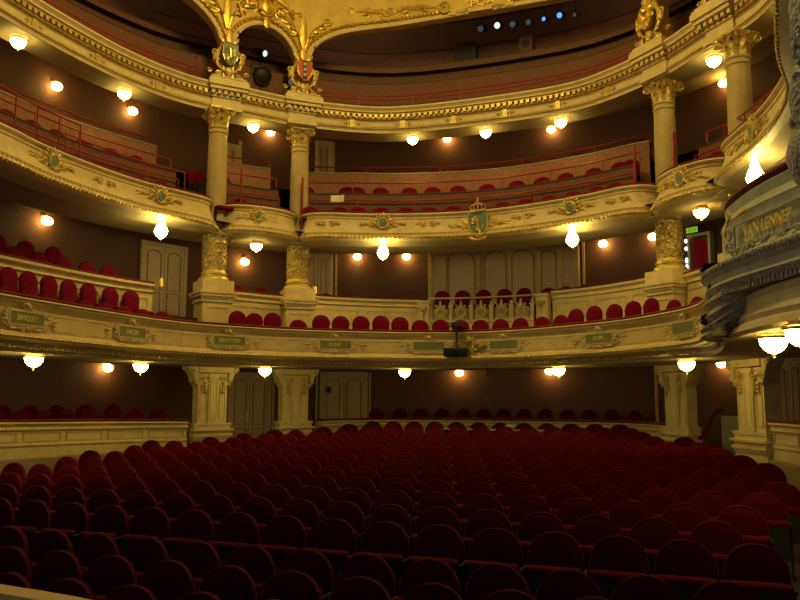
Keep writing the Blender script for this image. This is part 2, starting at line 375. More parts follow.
# stalls pillars under the first balcony
def pillar(u, w, label):
    x, y, z = PR.pos(u, -.02, 0); r = thing('stalls_pillar', label, 'pillar', (x, y, .35), PR.rz(u)); h = 2.8 - .35
    a = w / 2
    def blk(mb, hw, d, z0, z1): return mb.box(-hw, hw, -d, .16, z0, z1)
    mb = MB(); blk(mb, a + .1, .14, 0, .16); blk(mb, a + .07, .11, .16, .9); blk(mb, a + .1, .14, .9, .95); blk(mb, a + .12, .17, .95, 1.0); blk(mb, a + .14, .19, 1.07, 1.11); blk(mb, a + .09, .13, 1.0, 1.07); blk(mb, a + .08, .12, 1.11, 1.19); blk(mb, a + .1, .14, 1.19, 1.24)
    rect_frame(mb, -a * .8, a * .8, .3, .78, -.125, .025)
    obj('pedestal', mb, 'cream', r, 0)
    mb = MB(); blk(mb, a, .08, 1.24, 2.3); blk(mb, a * .34, .12, 1.24, 2.3)
    for s in (-1, 1): rect_frame(mb, s * a * .66 - a * .22, s * a * .66 + a * .22, 1.32, 2.05, -.095, .018)
    rect_frame(mb, -a * .24, a * .24, 1.32, 2.2, -.135, .018)
    obj('shaft', mb, 'cream', r, 0)
    mb = MB(); blk(mb, a + .04, .12, 2.06, 2.1); blk(mb, a + .02, .14, 2.32, h)
    obj('capital_block', mb, 'cream', r, 0)
    for s in (-1, 1):
        k = MB(); cx = s * (a + .02)
        prof = [(0, 2.0), (0, h), (s * .24, h), (s * .25, h - .06), (s * .2, h - .1), (s * .14, h - .16), (s * .1, h - .25), (s * .09, h - .33), (s * .05, h - .36)]
        pts = [(cx + px, pz) for px, pz in prof]
        if s > 0: pts = pts[::-1]
        k.prism(pts, -.12, .15)
        scroll(k, cx + s * .17, h - .09, .07, s, 1.3, .018, -.13); scroll(k, cx + s * .06, h - .32, .05, s, 1.3, .014, -.13)
        obj('console', k, 'cream', r)
        g = MB(); gx = s * a * .62
        scroll(g, gx - .05, h - .24, .06, -1, 1.2, .016, -.16); scroll(g, gx + .05, h - .24, .06, 1, 1.2, .016, -.16, pi)
        for i in range(5): g.sphere((gx, -.13, h - .36 - i * .06), .045 - .006 * i, 6, 4)
        for i in range(3):
            leaf(g, gx, h - .38 - .07 * i, -.6, .09, .05, -.12); leaf(g, gx, h - .38 - .07 * i, pi + .6, .09, .05, -.12)
        obj('garland', g, 'gilt', r)
    return r
pillar(-7.18, .7, 'cream pillar left of the pale double door at stalls level')
pillar(-5.05, .66, 'cream pillar right of the pale double door at stalls level')
pillar(4.98, .7, 'cream pillar at the right end of the rear stalls parapet')
pillar(7.45, .85, 'cream pillar furthest right, right of the dark doorway')
# low grey board and red ramp rail in the right doorway
o = obj('barrier_board', MB().bbox(-.2, .2, -.025, .025, 0, 1.2, .01), 'grey_coollit'); o.location = (5.2, 16.55, .6); o.rotation_euler = (0, 0, -.25)
tag(o, 'low grey green board standing in the dark doorway between the right pillars', 'board')
o = obj('stair_rail', MB().tube([(-.1, 0, .0), (-.04, -.01, .02), (.02, 0, .12), (.14, .02, .36), (.24, .03, .5), (.34, .03, .52)], .035, 8), 'velvet'); o.location = (4.66, 15.35, 1.42)
tag(o, 'short red velvet stair rail on the pillar right of the rear parapet', 'stair rail')
# ---------------------------------------------------------------- first balcony
bal1 = thing('balcony', 'lowest cream balcony with green name plaques and red velvet rail curving around the stalls', 'balcony', (0, 16.6, 2.8))
def L1(mb): return mb.xform(lambda p: (p[0], p[1] - 16.6, p[2] - 2.8))
U0, U1 = -14.6, 9.95
obj('parapet', L1(MB().sweep(B1, U0, U1, [(-.22, 3.57), (.07, 3.57), (.08, 3.55), (.05, 3.52), (.05, 3.50), (.02, 3.48), (.0, 3.45), (-.02, 3.42), (-.02, 3.40), (0, 3.38), (0, 3.09), (.02, 3.07), (.05, 3.065), (.09, 3.04), (.10, 3.0), (.09, 2.96), (.05, 2.935), (.02, 2.93), (.0, 2.91), (-.22, 2.91)], .2, True)), 'cream', bal1, 25)
obj('handrail', L1(MB().sweep(B1, U0, U1, [(.05, 3.57), (.06, 3.60), (.03, 3.625), (-.2, 3.625), (-.24, 3.6), (-.22, 3.57)], .2, True)), 'rail', bal1, 30)
mb = MB()
obj('under_moulding', L1(mb.sweep(B1, U0, U1, [(.02, 2.925), (-.02, 2.90), (-.05, 2.86), (-.1, 2.83), (-.1, 2.8), (-.2, 2.8), (-.2, 2.925)], .2, True)), 'creamdark', bal1, 30)
obj('dentil_course', L1(toothed(B1, U0, U1, 2.85, 2.9, -.05, -.005, .085)), 'creamdark', bal1, 0)
obj('bead_course', L1(beads(B1, U0, U1, .095, 3.0, .024, .075)), 'gilt', bal1)
B1S = Path([q for q in B1.p[::6] if q[0] < 0 or q[1] > 11.5] + [(4.76, 10.6), (4.76, 9.8), (4.78, 9.2), (4.86, 8.6), (5.04, 7.9), (5.32, 7.2), (5.62, 6.5), (5.9, 5.6)], False)
mb = MB(); mb.sweep(B1S, .05, B1S.c[-1] - .05, [(-.1, 2.82), (-.1, 2.79), (-1.6, 2.79), (-1.6, 2.82)], .3, True)
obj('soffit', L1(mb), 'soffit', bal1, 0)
ue = min((i * B1S.c[-1] / 300 for i in range(150, 301)), key=lambda u: (B1S.at(u)[1] - 9.9) ** 2)
obj('side_fascia', L1(MB().sweep(B1S, ue, B1S.c[-1] - .05, [(-.1, 2.785), (-.06, 2.82), (-.08, 2.88), (-.12, 2.91), (-.1, 2.96), (-.14, 3.02), (-.14, 3.12), (-.11, 3.16), (-.14, 3.2), (-.3, 3.2), (-.3, 2.81), (-.12, 2.805)], .2, True, None, True)), 'cream', bal1, 30)
mb = MB(); strip(B1S, .1, B1S.c[-1] - .1, PR, -PE + .3, PE - 2.2, 2.98, 2.98, 60, mb, -.2); strip(B1S, .1, B1S.c[-1] - .1, OW, -OE + .3, OE - .3, 3.03, 3.03, 60, mb, -1.4)
strip(PR, -PE + .3, PE - .3, OW, -OE + .3, OE - .3, 3.84, 3.84, 60, mb); strip(PR, -PE + .3, PE - .3, PR, -PE + .3, PE - .3, 3.05, 3.84, 60, mb)
obj('deck', L1(mb), 'floor', bal1, 0)
fr = MB(); PQ = [(-12.4, ''), (-10.37, 'BINGLEY'), (-7.85, 'SNOEK'), (-5.41, 'WATTIER'), (-3.03, 'PUNT'), (-.95, ''), (.78, ''), (3.24, 'DUIM'), (5.72, '')]
ed = [U0] + [(PQ[i][0] + PQ[i + 1][0]) / 2 for i in range(len(PQ) - 1)] + [U1]
for i in range(len(PQ)):   # thin sunk panel lines left and right of each plaque
    for a, b in ((ed[i] + .1, PQ[i][0] - .62), (PQ[i][0] + .62, ed[i + 1] - .1)):
        if b - a < .15: continue
        for z in (3.125, 3.355): fr.sweep(B1, a, b, [(0, z), (.008, z), (.008, z + .012), (0, z + .012)], .3, True)
obj('panel_line', L1(fr), 'gilt', bal1, 20)
def plaque(u, word, size):
    x, y, z = B1.pos(u, .03, 3.27)
    mb = MB(); w, h = .36, .125
    mb.prism([(-w - .04, -h), (-w - .07, -h * .2), (-w - .05, h), (w + .05, h), (w + .07, -h * .2), (w + .04, -h), (.2, -h - .03), (0, -h - .05), (-.2, -h - .03)][::-1], -.015, .03)
    rect_frame(mb, -w, w, -h + .015, h - .02, -.03, .02)
    for s in (-1, 1):
        scroll(mb, s * (w + .09), .07, .055, s, 1.2, .016, -.02, 0 if s < 0 else pi); scroll(mb, s * (w + .08), -.08, .06, -s, 1.2, .016, -.02, 0 if s < 0 else pi)
        scroll(mb, s * .1, -h - .035, .045, s, 1.1, .014, -.03); leaf(mb, s * .2, -h - .03, 0 if s > 0 else pi, .14, .04, -.025)
        scroll(mb, s * .07, h + .045, .05, -s, 1.2, .014, -.03)
        leaf(mb, s * (w + .16), .0, .1 if s > 0 else pi - .1, .2, .04, -.012); leaf(mb, s * (w + .2), .03, .5 if s > 0 else pi - .5, .12, .03, -.012); leaf(mb, s * (w + .2), -.03, -.5 if s > 0 else pi + .5, .12, .03, -.012)
    mb.sphere((0, -.02, h + .06), .045, 8, 6); mb.sphere((0, -.03, -h - .03), .035, 8, 6)
    o = obj('name_plaque', mb, 'cream', bal1); o.location = (x, y - 16.6, z - 2.8); o.rotation_euler = (0, 0, B1.rz(u))
    obj('plaque_field', MB().box(-w + .02, w - .02, -.022, -.01, -h + .035, h - .04), 'green', o, 0)
    if word: text('lettering', word, size, 'letter', o, (0, -.026, -.002), sx=.95)
for u, wd in PQ: plaque(u, wd, .115)
# crest in the middle of the first balcony
mb = MB(); mb.box(-.14, -.07, -.06, .02, -.2, .2).box(.07, .14, -.06, .02, -.2, .2).box(-.07, .07, -.03, .02, -.2, .2)
foliage(mb, .42, .3, -.06)
for s in (-1, 1): leaf(mb, s * .14, -.16, -.4 if s > 0 else pi + .4, .16, .07, -.05)
scroll(mb, .19, -.05, .1, 1, 1.3, .025, -.08); scroll(mb, -.19, -.05, .1, -1, 1.3, .025, -.08, pi)
mb.sphere((0, -.07, .12), .07, 8, 6, (1, .7, 1.2)); mb.sphere((0, -.07, -.14), .06, 8, 6)
o = obj('crest', mb, 'gilt', bal1); p = B1.pos(-.05, .02, 3.27); o.location = (p[0], p[1] - 16.6, p[2] - 2.8)

# pale terrace wall at the column line with its red ledge
tw = thing('terrace_wall', 'cream terrace wall with red ledge between the columns behind the front balcony seats', 'parapet', (0, 18.6, 3.1))
def LT(mb): return mb.xform(lambda p: (p[0], p[1] - 18.6, p[2] - 3.1))
for a, b, z in ((-13.6, -8.72, 4.45), (-6.95, -5.2, 4.49), (-4.75, -1.92, 4.57), (1.5, 4.7, 4.66), (5.2, 6.95, 4.55), (7.4, 9.6, 4.5)):
    mb = MB().sweep(PR, a, b, [(-.12, 3.1), (.05, 3.1), (.05, 3.3), (.02, 3.32), (.02, z - .2), (.06, z - .17), (.04, z - .14), (.04, z - .1), (.1, z - .05), (.1, z), (-.12, z)], .25, True, None, True)
    w = obj('wall_segment', LT(mb), 'cream', tw, 25)
    mm = MB(); n = max(1, round((b - a) / 1.25))
    for i in range(n):
        q0, q1 = a + (b - a) * (i + .08) / n, a + (b - a) * (i + .92) / n
        for zz in (3.5, z - .32): mm.sweep(PR, q0, q1, [(.02, zz), (.032, zz), (.032, zz + .02), (.02, zz + .02)], .3, True, None, True)
        for q in (q0, q1 - .025): mm.sweep(PR, q, q + .025, [(.02, 3.52), (.032, 3.52), (.032, z - .32), (.02, z - .32)], .3, True, None, True)
    obj('panel_moulding', LT(mm), 'creamdark', w, 25)
    obj('ledge_cushion', LT(MB().sweep(PR, a, b, [(.08, z), (.09, z + .03), (.05, z + .05), (-.1, z + .05), (-.13, z + .02), (-.12, z)], .25, True, None, True)), 'rail', tw, 25)
# balustrade of five rings in the middle
def RF(mb, u, d, z, k): mb.frame(PR, u, d, z, k)
mb = MB().sweep(PR, -1.62, 1.02, [(-.12, 3.1), (.05, 3.1), (.05, 3.98), (.08, 4.0), (.08, 4.06), (-.12, 4.06)], .25, True, None, True)
obj('balustrade_base', LT(mb), 'cream', tw, 25)
obj('balustrade_rail', LT(MB().sweep(PR, -1.66, 1.06, [(.06, 4.60), (.06, 4.63), (-.08, 4.63), (-.08, 4.60)], .25, True, None, True)), 'cream', tw, 25)
for u in (-1.35, -.83, -.32, .2, .69):
    mb = MB(); mb.tube(ringloop(.105, .105, 0, 20), .03, 6, True)
    scroll(mb, -.09, .17, .05, -1, 1.2, .018, -.02); scroll(mb, .09, .17, .05, 1, 1.2, .018, -.02, pi); leaf(mb, 0, .1, pi / 2, .17, .08, -.03); mb.sphere((0, -.02, .28), .03, 6, 4)
    mb.box(-.15, .15, .0, .05, -.21, -.14); mb.frame(PR, u, .02, 4.24)
    o = obj('balustrade_ring', LT(mb), 'cream', tw)
    obj('ring_field', LT(MB().box(-.18, .18, .03, .06, -.2, .12).frame(PR, u, .02, 4.24)), 'gilt', tw, 0)
for u in (-1.6, -1.09, -.575, -.06, .445, .98):
    mb = MB().box(-.045, .045, -.03, .05, 4.05, 4.42).box(-.06, .06, -.045, .06, 4.38, 4.43); mb.sphere((0, .0, 4.48), .045).frame(PR, u, .02, 0)
    obj('balustrade_post', LT(mb), 'cream', tw)
for u, z in ((-1.78, 4.55), (1.28, 4.62)):
    mb = MB().box(-.15, .15, -.12, .1, 3.1, z - .06).box(-.18, .18, -.15, .12, z - .06, z).box(-.17, .17, -.14, .12, 3.1, 3.3); mb.frame(PR, u, .02, 0)
    pd = obj('balustrade_pier', LT(mb), 'cream', tw, 0)
    mb = MB(); mb.sphere((0, -.15, z - .24), .06, 8, 6); mb.sphere((0, -.15, z - .33), .04, 8, 6); scroll(mb, -.07, z - .2, .05, -1, 1.2, .015, -.14); scroll(mb, .07, z - .2, .05, 1, 1.2, .015, -.14, pi); leaf(mb, 0, z - .36, -pi / 2, .12, .05, -.14); mb.frame(PR, u, .02, 0)
    obj('pier_ornament', LT(mb), 'gilt', pd)

# ---------------------------------------------------------------- columns
def column(x, y, rz, label):
    r = thing('column', label, 'column', (x, y, 3.1), rz)
    B = -3.1
    mb = MB()
    for w, z0, z1 in ((.36, 3.1, 3.3), (.33, 3.3, 4.18), (.36, 4.18, 4.22), (.35, 4.22, 4.3), (.40, 4.3, 4.36), (.42, 4.36, 4.42), (.35, 4.42, 4.66)): mb.box(-w, w, -w, w, z0 + B, z1 + B)
    n = 13
    for i in range(n):
        q = -.36 + .72 * i / (n - 1); mb.box(q - .014, q + .014, -.385, -.36, 4.245 + B, 4.295 + B)
    rect_frame(mb, -.24, .24, 3.42 + B, 4.08 + B, -.345, .025)
    obj('pedestal', mb, 'cream', r, 0)
    obj('base', MB().lathe([(.33, 4.66 + B), (.335, 4.70 + B), (.31, 4.74 + B), (.27, 4.76 + B), (.27, 4.79 + B), (.29, 4.81 + B), (.29, 4.84 + B), (.255, 4.87 + B), (.25, 4.9 + B)], 24), 'gilt', r)
    mb = MB().lathe([(.25, 4.9 + B), (.25, 5.72 + B), (.27, 5.74 + B), (.27, 5.79 + B), (.235, 5.82 + B), (.235, 5.86 + B)], 28)
    for k in range(10):
        a = k * pi / 5
        for j, zz in enumerate((5.02, 5.22, 5.42, 5.62)):
            q = len(mb.v); s = 1 if (k + j) % 2 else -1
            scroll(mb, 0, 0, .075, s, 1.4, .016, 0, j, 12)
            for i in range(q, len(mb.v)):
                p = mb.v[i]; th = a + p[0] / .25; R = .257 - p[1]
                mb.v[i] = (R * cos(th), R * sin(th), p[2] + zz + B)
            q = len(mb.v); mb.sphere((0, 0, 0), 1, 5, 4, (.05, .02, .028))
            for i in range(q, len(mb.v)):
                p = mb.v[i]; th = a + .3 + p[0] / .25; R = .257 - p[1]
                mb.v[i] = (R * cos(th), R * sin(th), p[2] * (1.6 if s > 0 else 1) + zz + .09 + B)
    obj('carved_drum', mb, 'carved', r)
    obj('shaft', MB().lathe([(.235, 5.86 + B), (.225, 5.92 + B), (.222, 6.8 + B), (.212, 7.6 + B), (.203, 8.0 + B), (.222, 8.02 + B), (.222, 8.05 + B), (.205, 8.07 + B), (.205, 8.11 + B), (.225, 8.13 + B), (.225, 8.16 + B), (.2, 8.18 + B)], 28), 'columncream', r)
    mb = MB().lathe([(.2, 8.18 + B), (.2, 8.35 + B), (.24, 8.48 + B), (.3, 8.55 + B)], 20)
    for ring, (zz, hh, nn, r0) in enumerate(((8.18, .17, 8, .205), (8.28, .2, 8, .215))):
        for k in range(nn):
            a = 2 * pi * (k + .5 * ring) / nn; rows = []
            for i, (q, dz, w) in enumerate(((0, 0, .05), (.02, .4, .075), (.03, .75, .07), (.07, 1.0, .05), (.10, .95, .03), (.105, .86, .012))):
                R = r0 + q
                rows.append([((R + .012 * abs(j) * -1) * cos(a + j * w / R) , (R - .012 * abs(j)) * sin(a + j * w / R), zz + hh * dz + B) for j in (-1, -.4, .4, 1)])
            mb.grid(rows)
    for k in range(4):
        a = pi / 4 + k * pi / 2; q = len(mb.v)
        scroll(mb, .0, .0, .075, 1, 1.6, .026, 0, pi, 16)
        for i in range(q, len(mb.v)):
            p = mb.v[i]; R = .335 + p[0]; mb.v[i] = (R * cos(a) - p[1] * sin(a), R * sin(a) + p[1] * cos(a), 8.48 + p[2] + B)
        mb.tube([(.2 * cos(a), .2 * sin(a), 8.36 + B), (.25 * cos(a), .25 * sin(a), 8.47 + B), (.33 * cos(a), .33 * sin(a), 8.55 + B)], .025, 6)
    mb.box(-.27, .27, -.27, .27, 8.55 + B, 8.6 + B)
    for k in range(4): mb.sphere((.28 * cos(k * pi / 2), .28 * sin(k * pi / 2), 8.54 + B), .05, 6, 5)
    obj('capital', mb, 'gilt', r)
    return r
IC = [(-4.19, 16.39), (4.19, 16.39)]; OC = [(-5.3, 14.55), (5.3, 14.55)]
column(-5.3, 14.55, .9, 'tall cream column with carved gilt drum, leftmost of the four')
column(-4.19, 16.39, .72, 'tall cream column with carved gilt drum, left of the central balcony')
column(4.19, 16.39, -.72, 'tall cream column with carved gilt drum, right of the central balcony')
column(5.49, 14.55, -.9, 'tall cream column with carved gilt drum, rightmost, beside the exit curtain')

# ---------------------------------------------------------------- second balcony
bal2 = thing('balcony', 'middle cream balcony with blue medallions and a royal crest, below the top gallery', 'balcony', (0, 16.95, 5.7))
def L2(mb): return mb.xform(lambda p: (p[0], p[1] - 16.95, p[2] - 5.7))
cen = [(-4.12, 16.4), (-3.98, 16.12), (-3.7, 15.93), (-3.3, 15.97), (-2.6, 16.32), (-1.7, 16.65), (-.8, 16.87), (0, 16.95)]
S_C = Path(cen + [(-x, y) for x, y in cen[:-1]][::-1], True)
S_LB = Path([(-5.58, 15.1), (-5.42, 14.84), (-5.22, 14.66), (-4.95, 14.6), (-4.66, 14.71), (-4.3, 15.06), (-4.08, 15.48), (-4.04, 15.85), (-4.15, 16.2)], True)
S_RB = Path([(4.15, 16.2), (4.04, 15.85), (4.08, 15.48), (4.3, 15.06), (4.66, 14.71), (4.98, 14.56), (5.3, 14.6), (5.42, 14.9), (5.4, 15.3)], True)
S_L = Path([(-5.35, 6.5), (-5.5, 8.8), (-5.68, 10), (-5.68, 11.3), (-5.55, 12.4), (-5.3, 13.2), (-5.13, 13.75), (-5.12, 14.05), (-5.3, 14.35)], True)
S_R = Path([(5.45, 14.3), (5.2, 14.1), (5.15, 13.75), (5.3, 13.2), (5.55, 12.4), (5.75, 11.3), (5.82, 10), (5.6, 8.8), (5.45, 7.4), (5.4, 6.3)], True)
PF2 = [(-.1, 6.38), (.04, 6.38), (.05, 6.35), (.03, 6.32), (.0, 6.30), (.0, 6.26), (-.02, 6.24), (-.01, 6.15), (.02, 6.05), (.05, 5.98), (.08, 5.94), (.1, 5.93), (.12, 5.90), (.1, 5.87), (.12, 5.84), (.15, 5.80), (.13, 5.76), (.08, 5.74), (-.05, 5.71), (-.1, 5.71)]
for S in (S_L, S_LB, S_C, S_RB, S_R):
    e = S.c[-1]
    p = obj('parapet', L2(MB().sweep(S, -e, e, PF2, .12, True, None, True)), 'cream', bal2, 30)
    obj('bead_course', L2(beads(S, -e + .04, e - .04, .145, 5.79, .036, .1)), 'gilt', p)
    obj('dentil_course', L2(toothed(S, -e + .04, e - .04, 5.85, 5.89, .1, .125, .1)), 'creamdark', p, 0)
    obj('handrail', L2(MB().sweep(S, -e, e, [(.03, 6.38), (.04, 6.4), (.02, 6.43), (-.08, 6.43), (-.11, 6.4), (-.1, 6.38)], .12, True, None, True)), 'rail', bal2, 30)
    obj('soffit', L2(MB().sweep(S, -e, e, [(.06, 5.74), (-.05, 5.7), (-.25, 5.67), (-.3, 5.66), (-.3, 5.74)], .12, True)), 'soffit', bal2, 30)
# deck, raked steps, partitions, guard rails
mb = MB()
strip(B2, -B2E + .1, B2E - .1, OW, -OE + .4, OE - .4, 6.47, 6.47, 60, mb, -1.35)
mb.sweep(B2, -B2E + .1, B2E - .1, [(-.05, 5.94), (-1.35, 5.94), (-1.35, 6.47)], .3)
obj('deck_soffit', L2(MB().sweep(B2, -B2E + .1, B2E - .1, [(-.18, 5.72), (-.18, 5.69), (-1.4, 5.69), (-1.4, 5.72)], .2, True)), 'soffit', bal2, 20)
obj('deck', L2(mb), 'floor', bal2, 0)
mb = MB().sweep(B2, -B2E + .1, B2E - .1, [(-1.08, 6.7), (-1.9, 6.7)], .3); strip(B2, -B2E + .1, B2E - .1, OW, -OE + .4, OE - .4, 7.42, 7.42, 60, mb, -1.95)
obj('floor_step', L2(mb), 'floor', bal2, 0)
def gr(u0, u1, d, z, zb, gap=1.4):
    r = obj('guard_rail', L2(MB().tube([B2.pos(u0 + (u1 - u0) * i / 40, d, z) for i in range(41)], .018, 6)), 'redpaint', bal2)
    n = max(1, round((u1 - u0) / gap))
    for i in range(n + 1):
        q = B2.pos(u0 + (u1 - u0) * i / n, d, 0)
        obj('rail_post', L2(MB().tube([(q[0], q[1], zb), (q[0], q[1], z)], .014, 5)), 'redpaint', r)
for a, b in ((-B2E + .2, -6.45), (-5.3, -4.3), (-3.9, 3.4), (4.4, 5.5), (6.3, B2E - .2)):
    for d, z0, z1, m in ((-1.05, 5.86, 7.11, 'bench'), (-1.92, 6.6, 7.89, 'panel')):
        o = obj('bench_partition', L2(MB().sweep(B2, a, b, [(d, z0), (d, z1), (d - .05, z1), (d - .05, z0)], .25, True, None, True)), m, bal2, 25)
        obj('partition_cap', L2(MB().sweep(B2, a, b, [(d + .02, z1), (d + .02, z1 + .025), (d - .07, z1 + .025), (d - .07, z1)], .25, True, None, True)), 'dirt' if z1 < 7.5 else 'doordark', o, 25)
    gr(a, b, -.95, 6.93, 6.4, 1.3); gr(a, b, -1.3, 7.47, 7.1, 1.0); gr(a, b, -2.05, 8.1, 7.9, 1.6)
for u in (-5.32, -3.95, 3.6, 4.5): obj('rail_post', L2(MB().tube([B2.pos(u, -.3, 5.9), B2.pos(u, -.3, 7.3)], .03, 6)), 'redpaint', bal2)
gr(-11.2, -9.2, -.3, 7.15, 6.4, .5); gr(-9.4, -6.6, -.45, 6.95, 6.4, .9); gr(5.6, 7.6, -.5, 7.0, 6.4, .6); gr(7.6, 9.6, -.35, 6.75, 6.4, .5)
def local2(o, S, u, d, z):
    p = S.pos(u, d, z); o.location = (p[0], p[1] - 16.95, p[2] - 5.7); o.rotation_euler = (0, 0, S.rz(u)); return o
def medallion(S, u, k=1.0):
    mb = MB(); mb.tube(ringloop(.105 * k, .125 * k, -.03, 22), .03 * k, 6, True); foliage(mb, .55 * k, .26 * k, -.02)
    for a in range(9):
        t_ = pi * (a / 8); leaf(mb, .13 * k * cos(t_), .15 * k * sin(t_), t_, .11 * k, .055 * k, -.03)
    scroll(mb, -.07 * k, -.16 * k, .055 * k, -1, 1.2, .016 * k, -.03); scroll(mb, .07 * k, -.16 * k, .055 * k, 1, 1.2, .016 * k, -.03, pi)
    leaf(mb, 0, -.2 * k, -pi / 2, .14 * k, .07 * k, -.06)
    o = local2(obj('medallion', mb, 'gilt', bal2), S, u, .03, 6.14)
    obj('medallion_field', MB().sphere((0, -.02, 0), 1, 14, 8, (.1 * k, .03, .12 * k)), 'blue', o)
def near(S, x, y): return S.c[min(range(len(S.p)), key=lambda i: (S.p[i][0] - x) ** 2 + (S.p[i][1] - y) ** 2)]
for S, x, y in ((S_L, -5.69, 10.18), (S_L, -5.47, 12.72), (S_C, -2.07, 16.53), (S_C, 2.27, 16.44), (S_L, -5.5, 7.7)): medallion(S, near(S, x, y))
medallion(S_LB, .0, .8); medallion(S_RB, -.1, 1.0); medallion(S_R, near(S_R, 5.45, 12.5), 1.1)
for S, x, y in ((S_L, -5.67, 11.45), (S_C, -1.02, 16.82), (S_C, 1.2, 16.8), (S_C, -3.25, 16.0), (S_C, 3.25, 16.0), (S_R, 5.3, 13.3), (S_RB, 4.1, 15.3)):
    o = local2(obj('scroll_spray', foliage(MB(), .28, .24), 'gilt', bal2), S, near(S, x, y), .01, 6.13)
def lion(mb, s=1.0, y=-.03):
    T = lambda pts, r: mb.tube([(x * s, y, z * s) for x, z in pts], [q * s for q in r] if isinstance(r, list) else r * s, 6)
    T([(-.02, -.11), (0, -.04), (-.01, .05), (-.03, .10)], [.035, .03, .04, .035])
    mb.sphere((-.06 * s, y, .13 * s), .038 * s, 7, 5); T([(-.08, .125), (-.115, .115)], [.022, .014])
    T([(-.03, .07), (-.10, .075), (-.125, .11)], [.02, .017, .014]); T([(-.02, .03), (-.10, .01), (-.13, .035)], [.02, .017, .014])
    T([(-.02, -.1), (-.07, -.12), (-.06, -.18), (-.11, -.19)], [.028, .024, .018, .014]); T([(0, -.1), (.04, -.14), (.03, -.2), (-.01, -.2)], [.028, .024, .018, .014])
    T([(.02, -.09), (.08, -.08), (.10, -.01), (.06, .05), (.1, .11)], [.012, .012, .011, .011, .018]); return mb
def shield_poly(w, h): return [(-w, h), (-w, -.1 * h), (-w * .8, -.55 * h), (-w * .4, -.85 * h), (0, -h), (w * .4, -.85 * h), (w * .8, -.55 * h), (w, -.1 * h), (w, h)]
# royal crest in the middle
mb = MB(); foliage(mb, .72, .34, -.02)
mb.tube([(x, -.05, z) for x, z in shield_poly(.22, .29)], .03, 6, True)
mb.tube([(-.15, -.06, .33), (-.08, -.1, .3), (.08, -.1, .3), (.15, -.06, .33)], .03, 6)
for a in (-.15, -.08, 0, .08, .15): mb.tube([(a, -.07, .32), (a * 1.25, -.08, .40), (a * .6, -.07, .47), (0, -.07, .49)], .014, 5)
mb.sphere((0, -.07, .52), .03).box(-.012, .012, -.08, -.06, .53, .62)
scroll(mb, -.14, -.31, .06, -1, 1.2, .02, -.06); scroll(mb, .14, -.31, .06, 1, 1.2, .02, -.06, pi); mb.tube([(-.2, -.06, -.29), (-.1, -.07, -.35), (0, -.07, -.36), (.1, -.07, -.35), (.2, -.06, -.29)], .025, 6)
cr = local2(obj('crest', mb, 'gilt', bal2), S_C, .13, .08, 6.03)
obj('crest_shield', MB().prism(shield_poly(.21, .28)[::-1], -.06, .02), 'blue', cr, 20)
lz = MB(); lion(lz, 1.15, -.07)
random.seed(3)
for _ in range(9): lz.box(*(lambda x, z: (x - .012, x + .012, -.07, -.05, z - .006, z + .006))(random.uniform(-.16, .16), random.uniform(-.15, .22)))
obj('crest_lion', lz, 'gold', cr)
# ---------------------------------------------------------------- top gallery entablature
gal = thing('gallery', 'top gallery with gilded cornice, dentils and russet benches, carried by the columns', 'gallery', (0, 17.5, 8.6))
def L3(mb): return mb.xform(lambda p: (p[0], p[1] - 17.5, p[2] - 8.6))
e = B3E - .1
obj('cornice', L3(MB().sweep(B3, -e, e, [(-.1, 9.22), (.16, 9.22), (.20, 9.2), (.21, 9.16), (.17, 9.13), (.15, 9.10), (.15, 9.07), (.1, 9.05), (.1, 9.03), (-.1, 9.03)], .2, True)), 'cream', gal, 25)
obj('dentil_course', L3(toothed(B3, -e, e, 8.95, 9.035, .01, .125, .14, .6)), 'gilt', gal, 0)
obj('dentil_bed', L3(MB().sweep(B3, -e, e, [(-.1, 9.03), (.0, 9.04), (.0, 8.95), (.08, 8.945), (.07, 8.92), (.02, 8.9), (-.1, 8.9)], .2, True)), 'creamdark', gal, 25)
obj('frieze', L3(MB().sweep(B3, -e, e, [(0, 8.9), (0, 8.71), (-.1, 8.71), (-.1, 8.9)], .2, True)), 'cream', gal, 25)
obj('architrave', L3(MB().sweep(B3, -e, e, [(-.1, 8.71), (.05, 8.71), (.055, 8.695), (.03, 8.68), (.03, 8.645), (.015, 8.64), (.015, 8.59), (-.1, 8.59)], .2, True)), 'cream', gal, 25)
obj('bead_course', L3(beads(B3, -e, e, .05, 8.685, .019, .06)), 'gilt', gal)
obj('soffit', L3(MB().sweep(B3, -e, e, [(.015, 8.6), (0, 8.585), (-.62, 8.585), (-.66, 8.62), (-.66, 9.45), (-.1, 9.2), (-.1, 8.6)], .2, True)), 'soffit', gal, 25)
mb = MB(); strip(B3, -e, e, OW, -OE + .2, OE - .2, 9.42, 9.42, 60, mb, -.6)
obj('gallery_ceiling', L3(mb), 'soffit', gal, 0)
# frieze panels between flat pilaster strips
fm = MB(); st = MB(); cs = [-6.37 - 1.55 * k for k in range(7, 0, -1)] + [-6.37, -4.42] + [-4.42 + (8.84) * k / 7 for k in range(1, 7)] + [4.42, 6.37] + [6.37 + 1.55 * k for k in range(1, 7)]
for i, u in enumerate(cs):
    k = len(st.v); st.box(-.06, .06, -.02, .03, 8.71, 8.9); st.frame(B3, u, .01, 0, k)
    for s in (-1, 1):
        k = len(st.v); foliage(st, .12, .12, -.015)
        for q in range(k, len(st.v)): p = st.v[q]; st.v[q] = (p[0] + s * .1, p[1], p[2] + 8.805)
        st.frame(B3, u, .0, 0, k)
    if i + 1 < len(cs):
        a, b = u + .12, cs[i + 1] - .12
        for z in (8.735, 8.868): fm.sweep(B3, a, b, [(0, z), (.014, z), (.014, z + .014), (0, z + .014)], .3, True)
        for q in (a, b - .014): fm.sweep(B3, q, q + .014, [(0, 8.735), (.014, 8.735), (.014, 8.88), (0, 8.88)], .3, True)
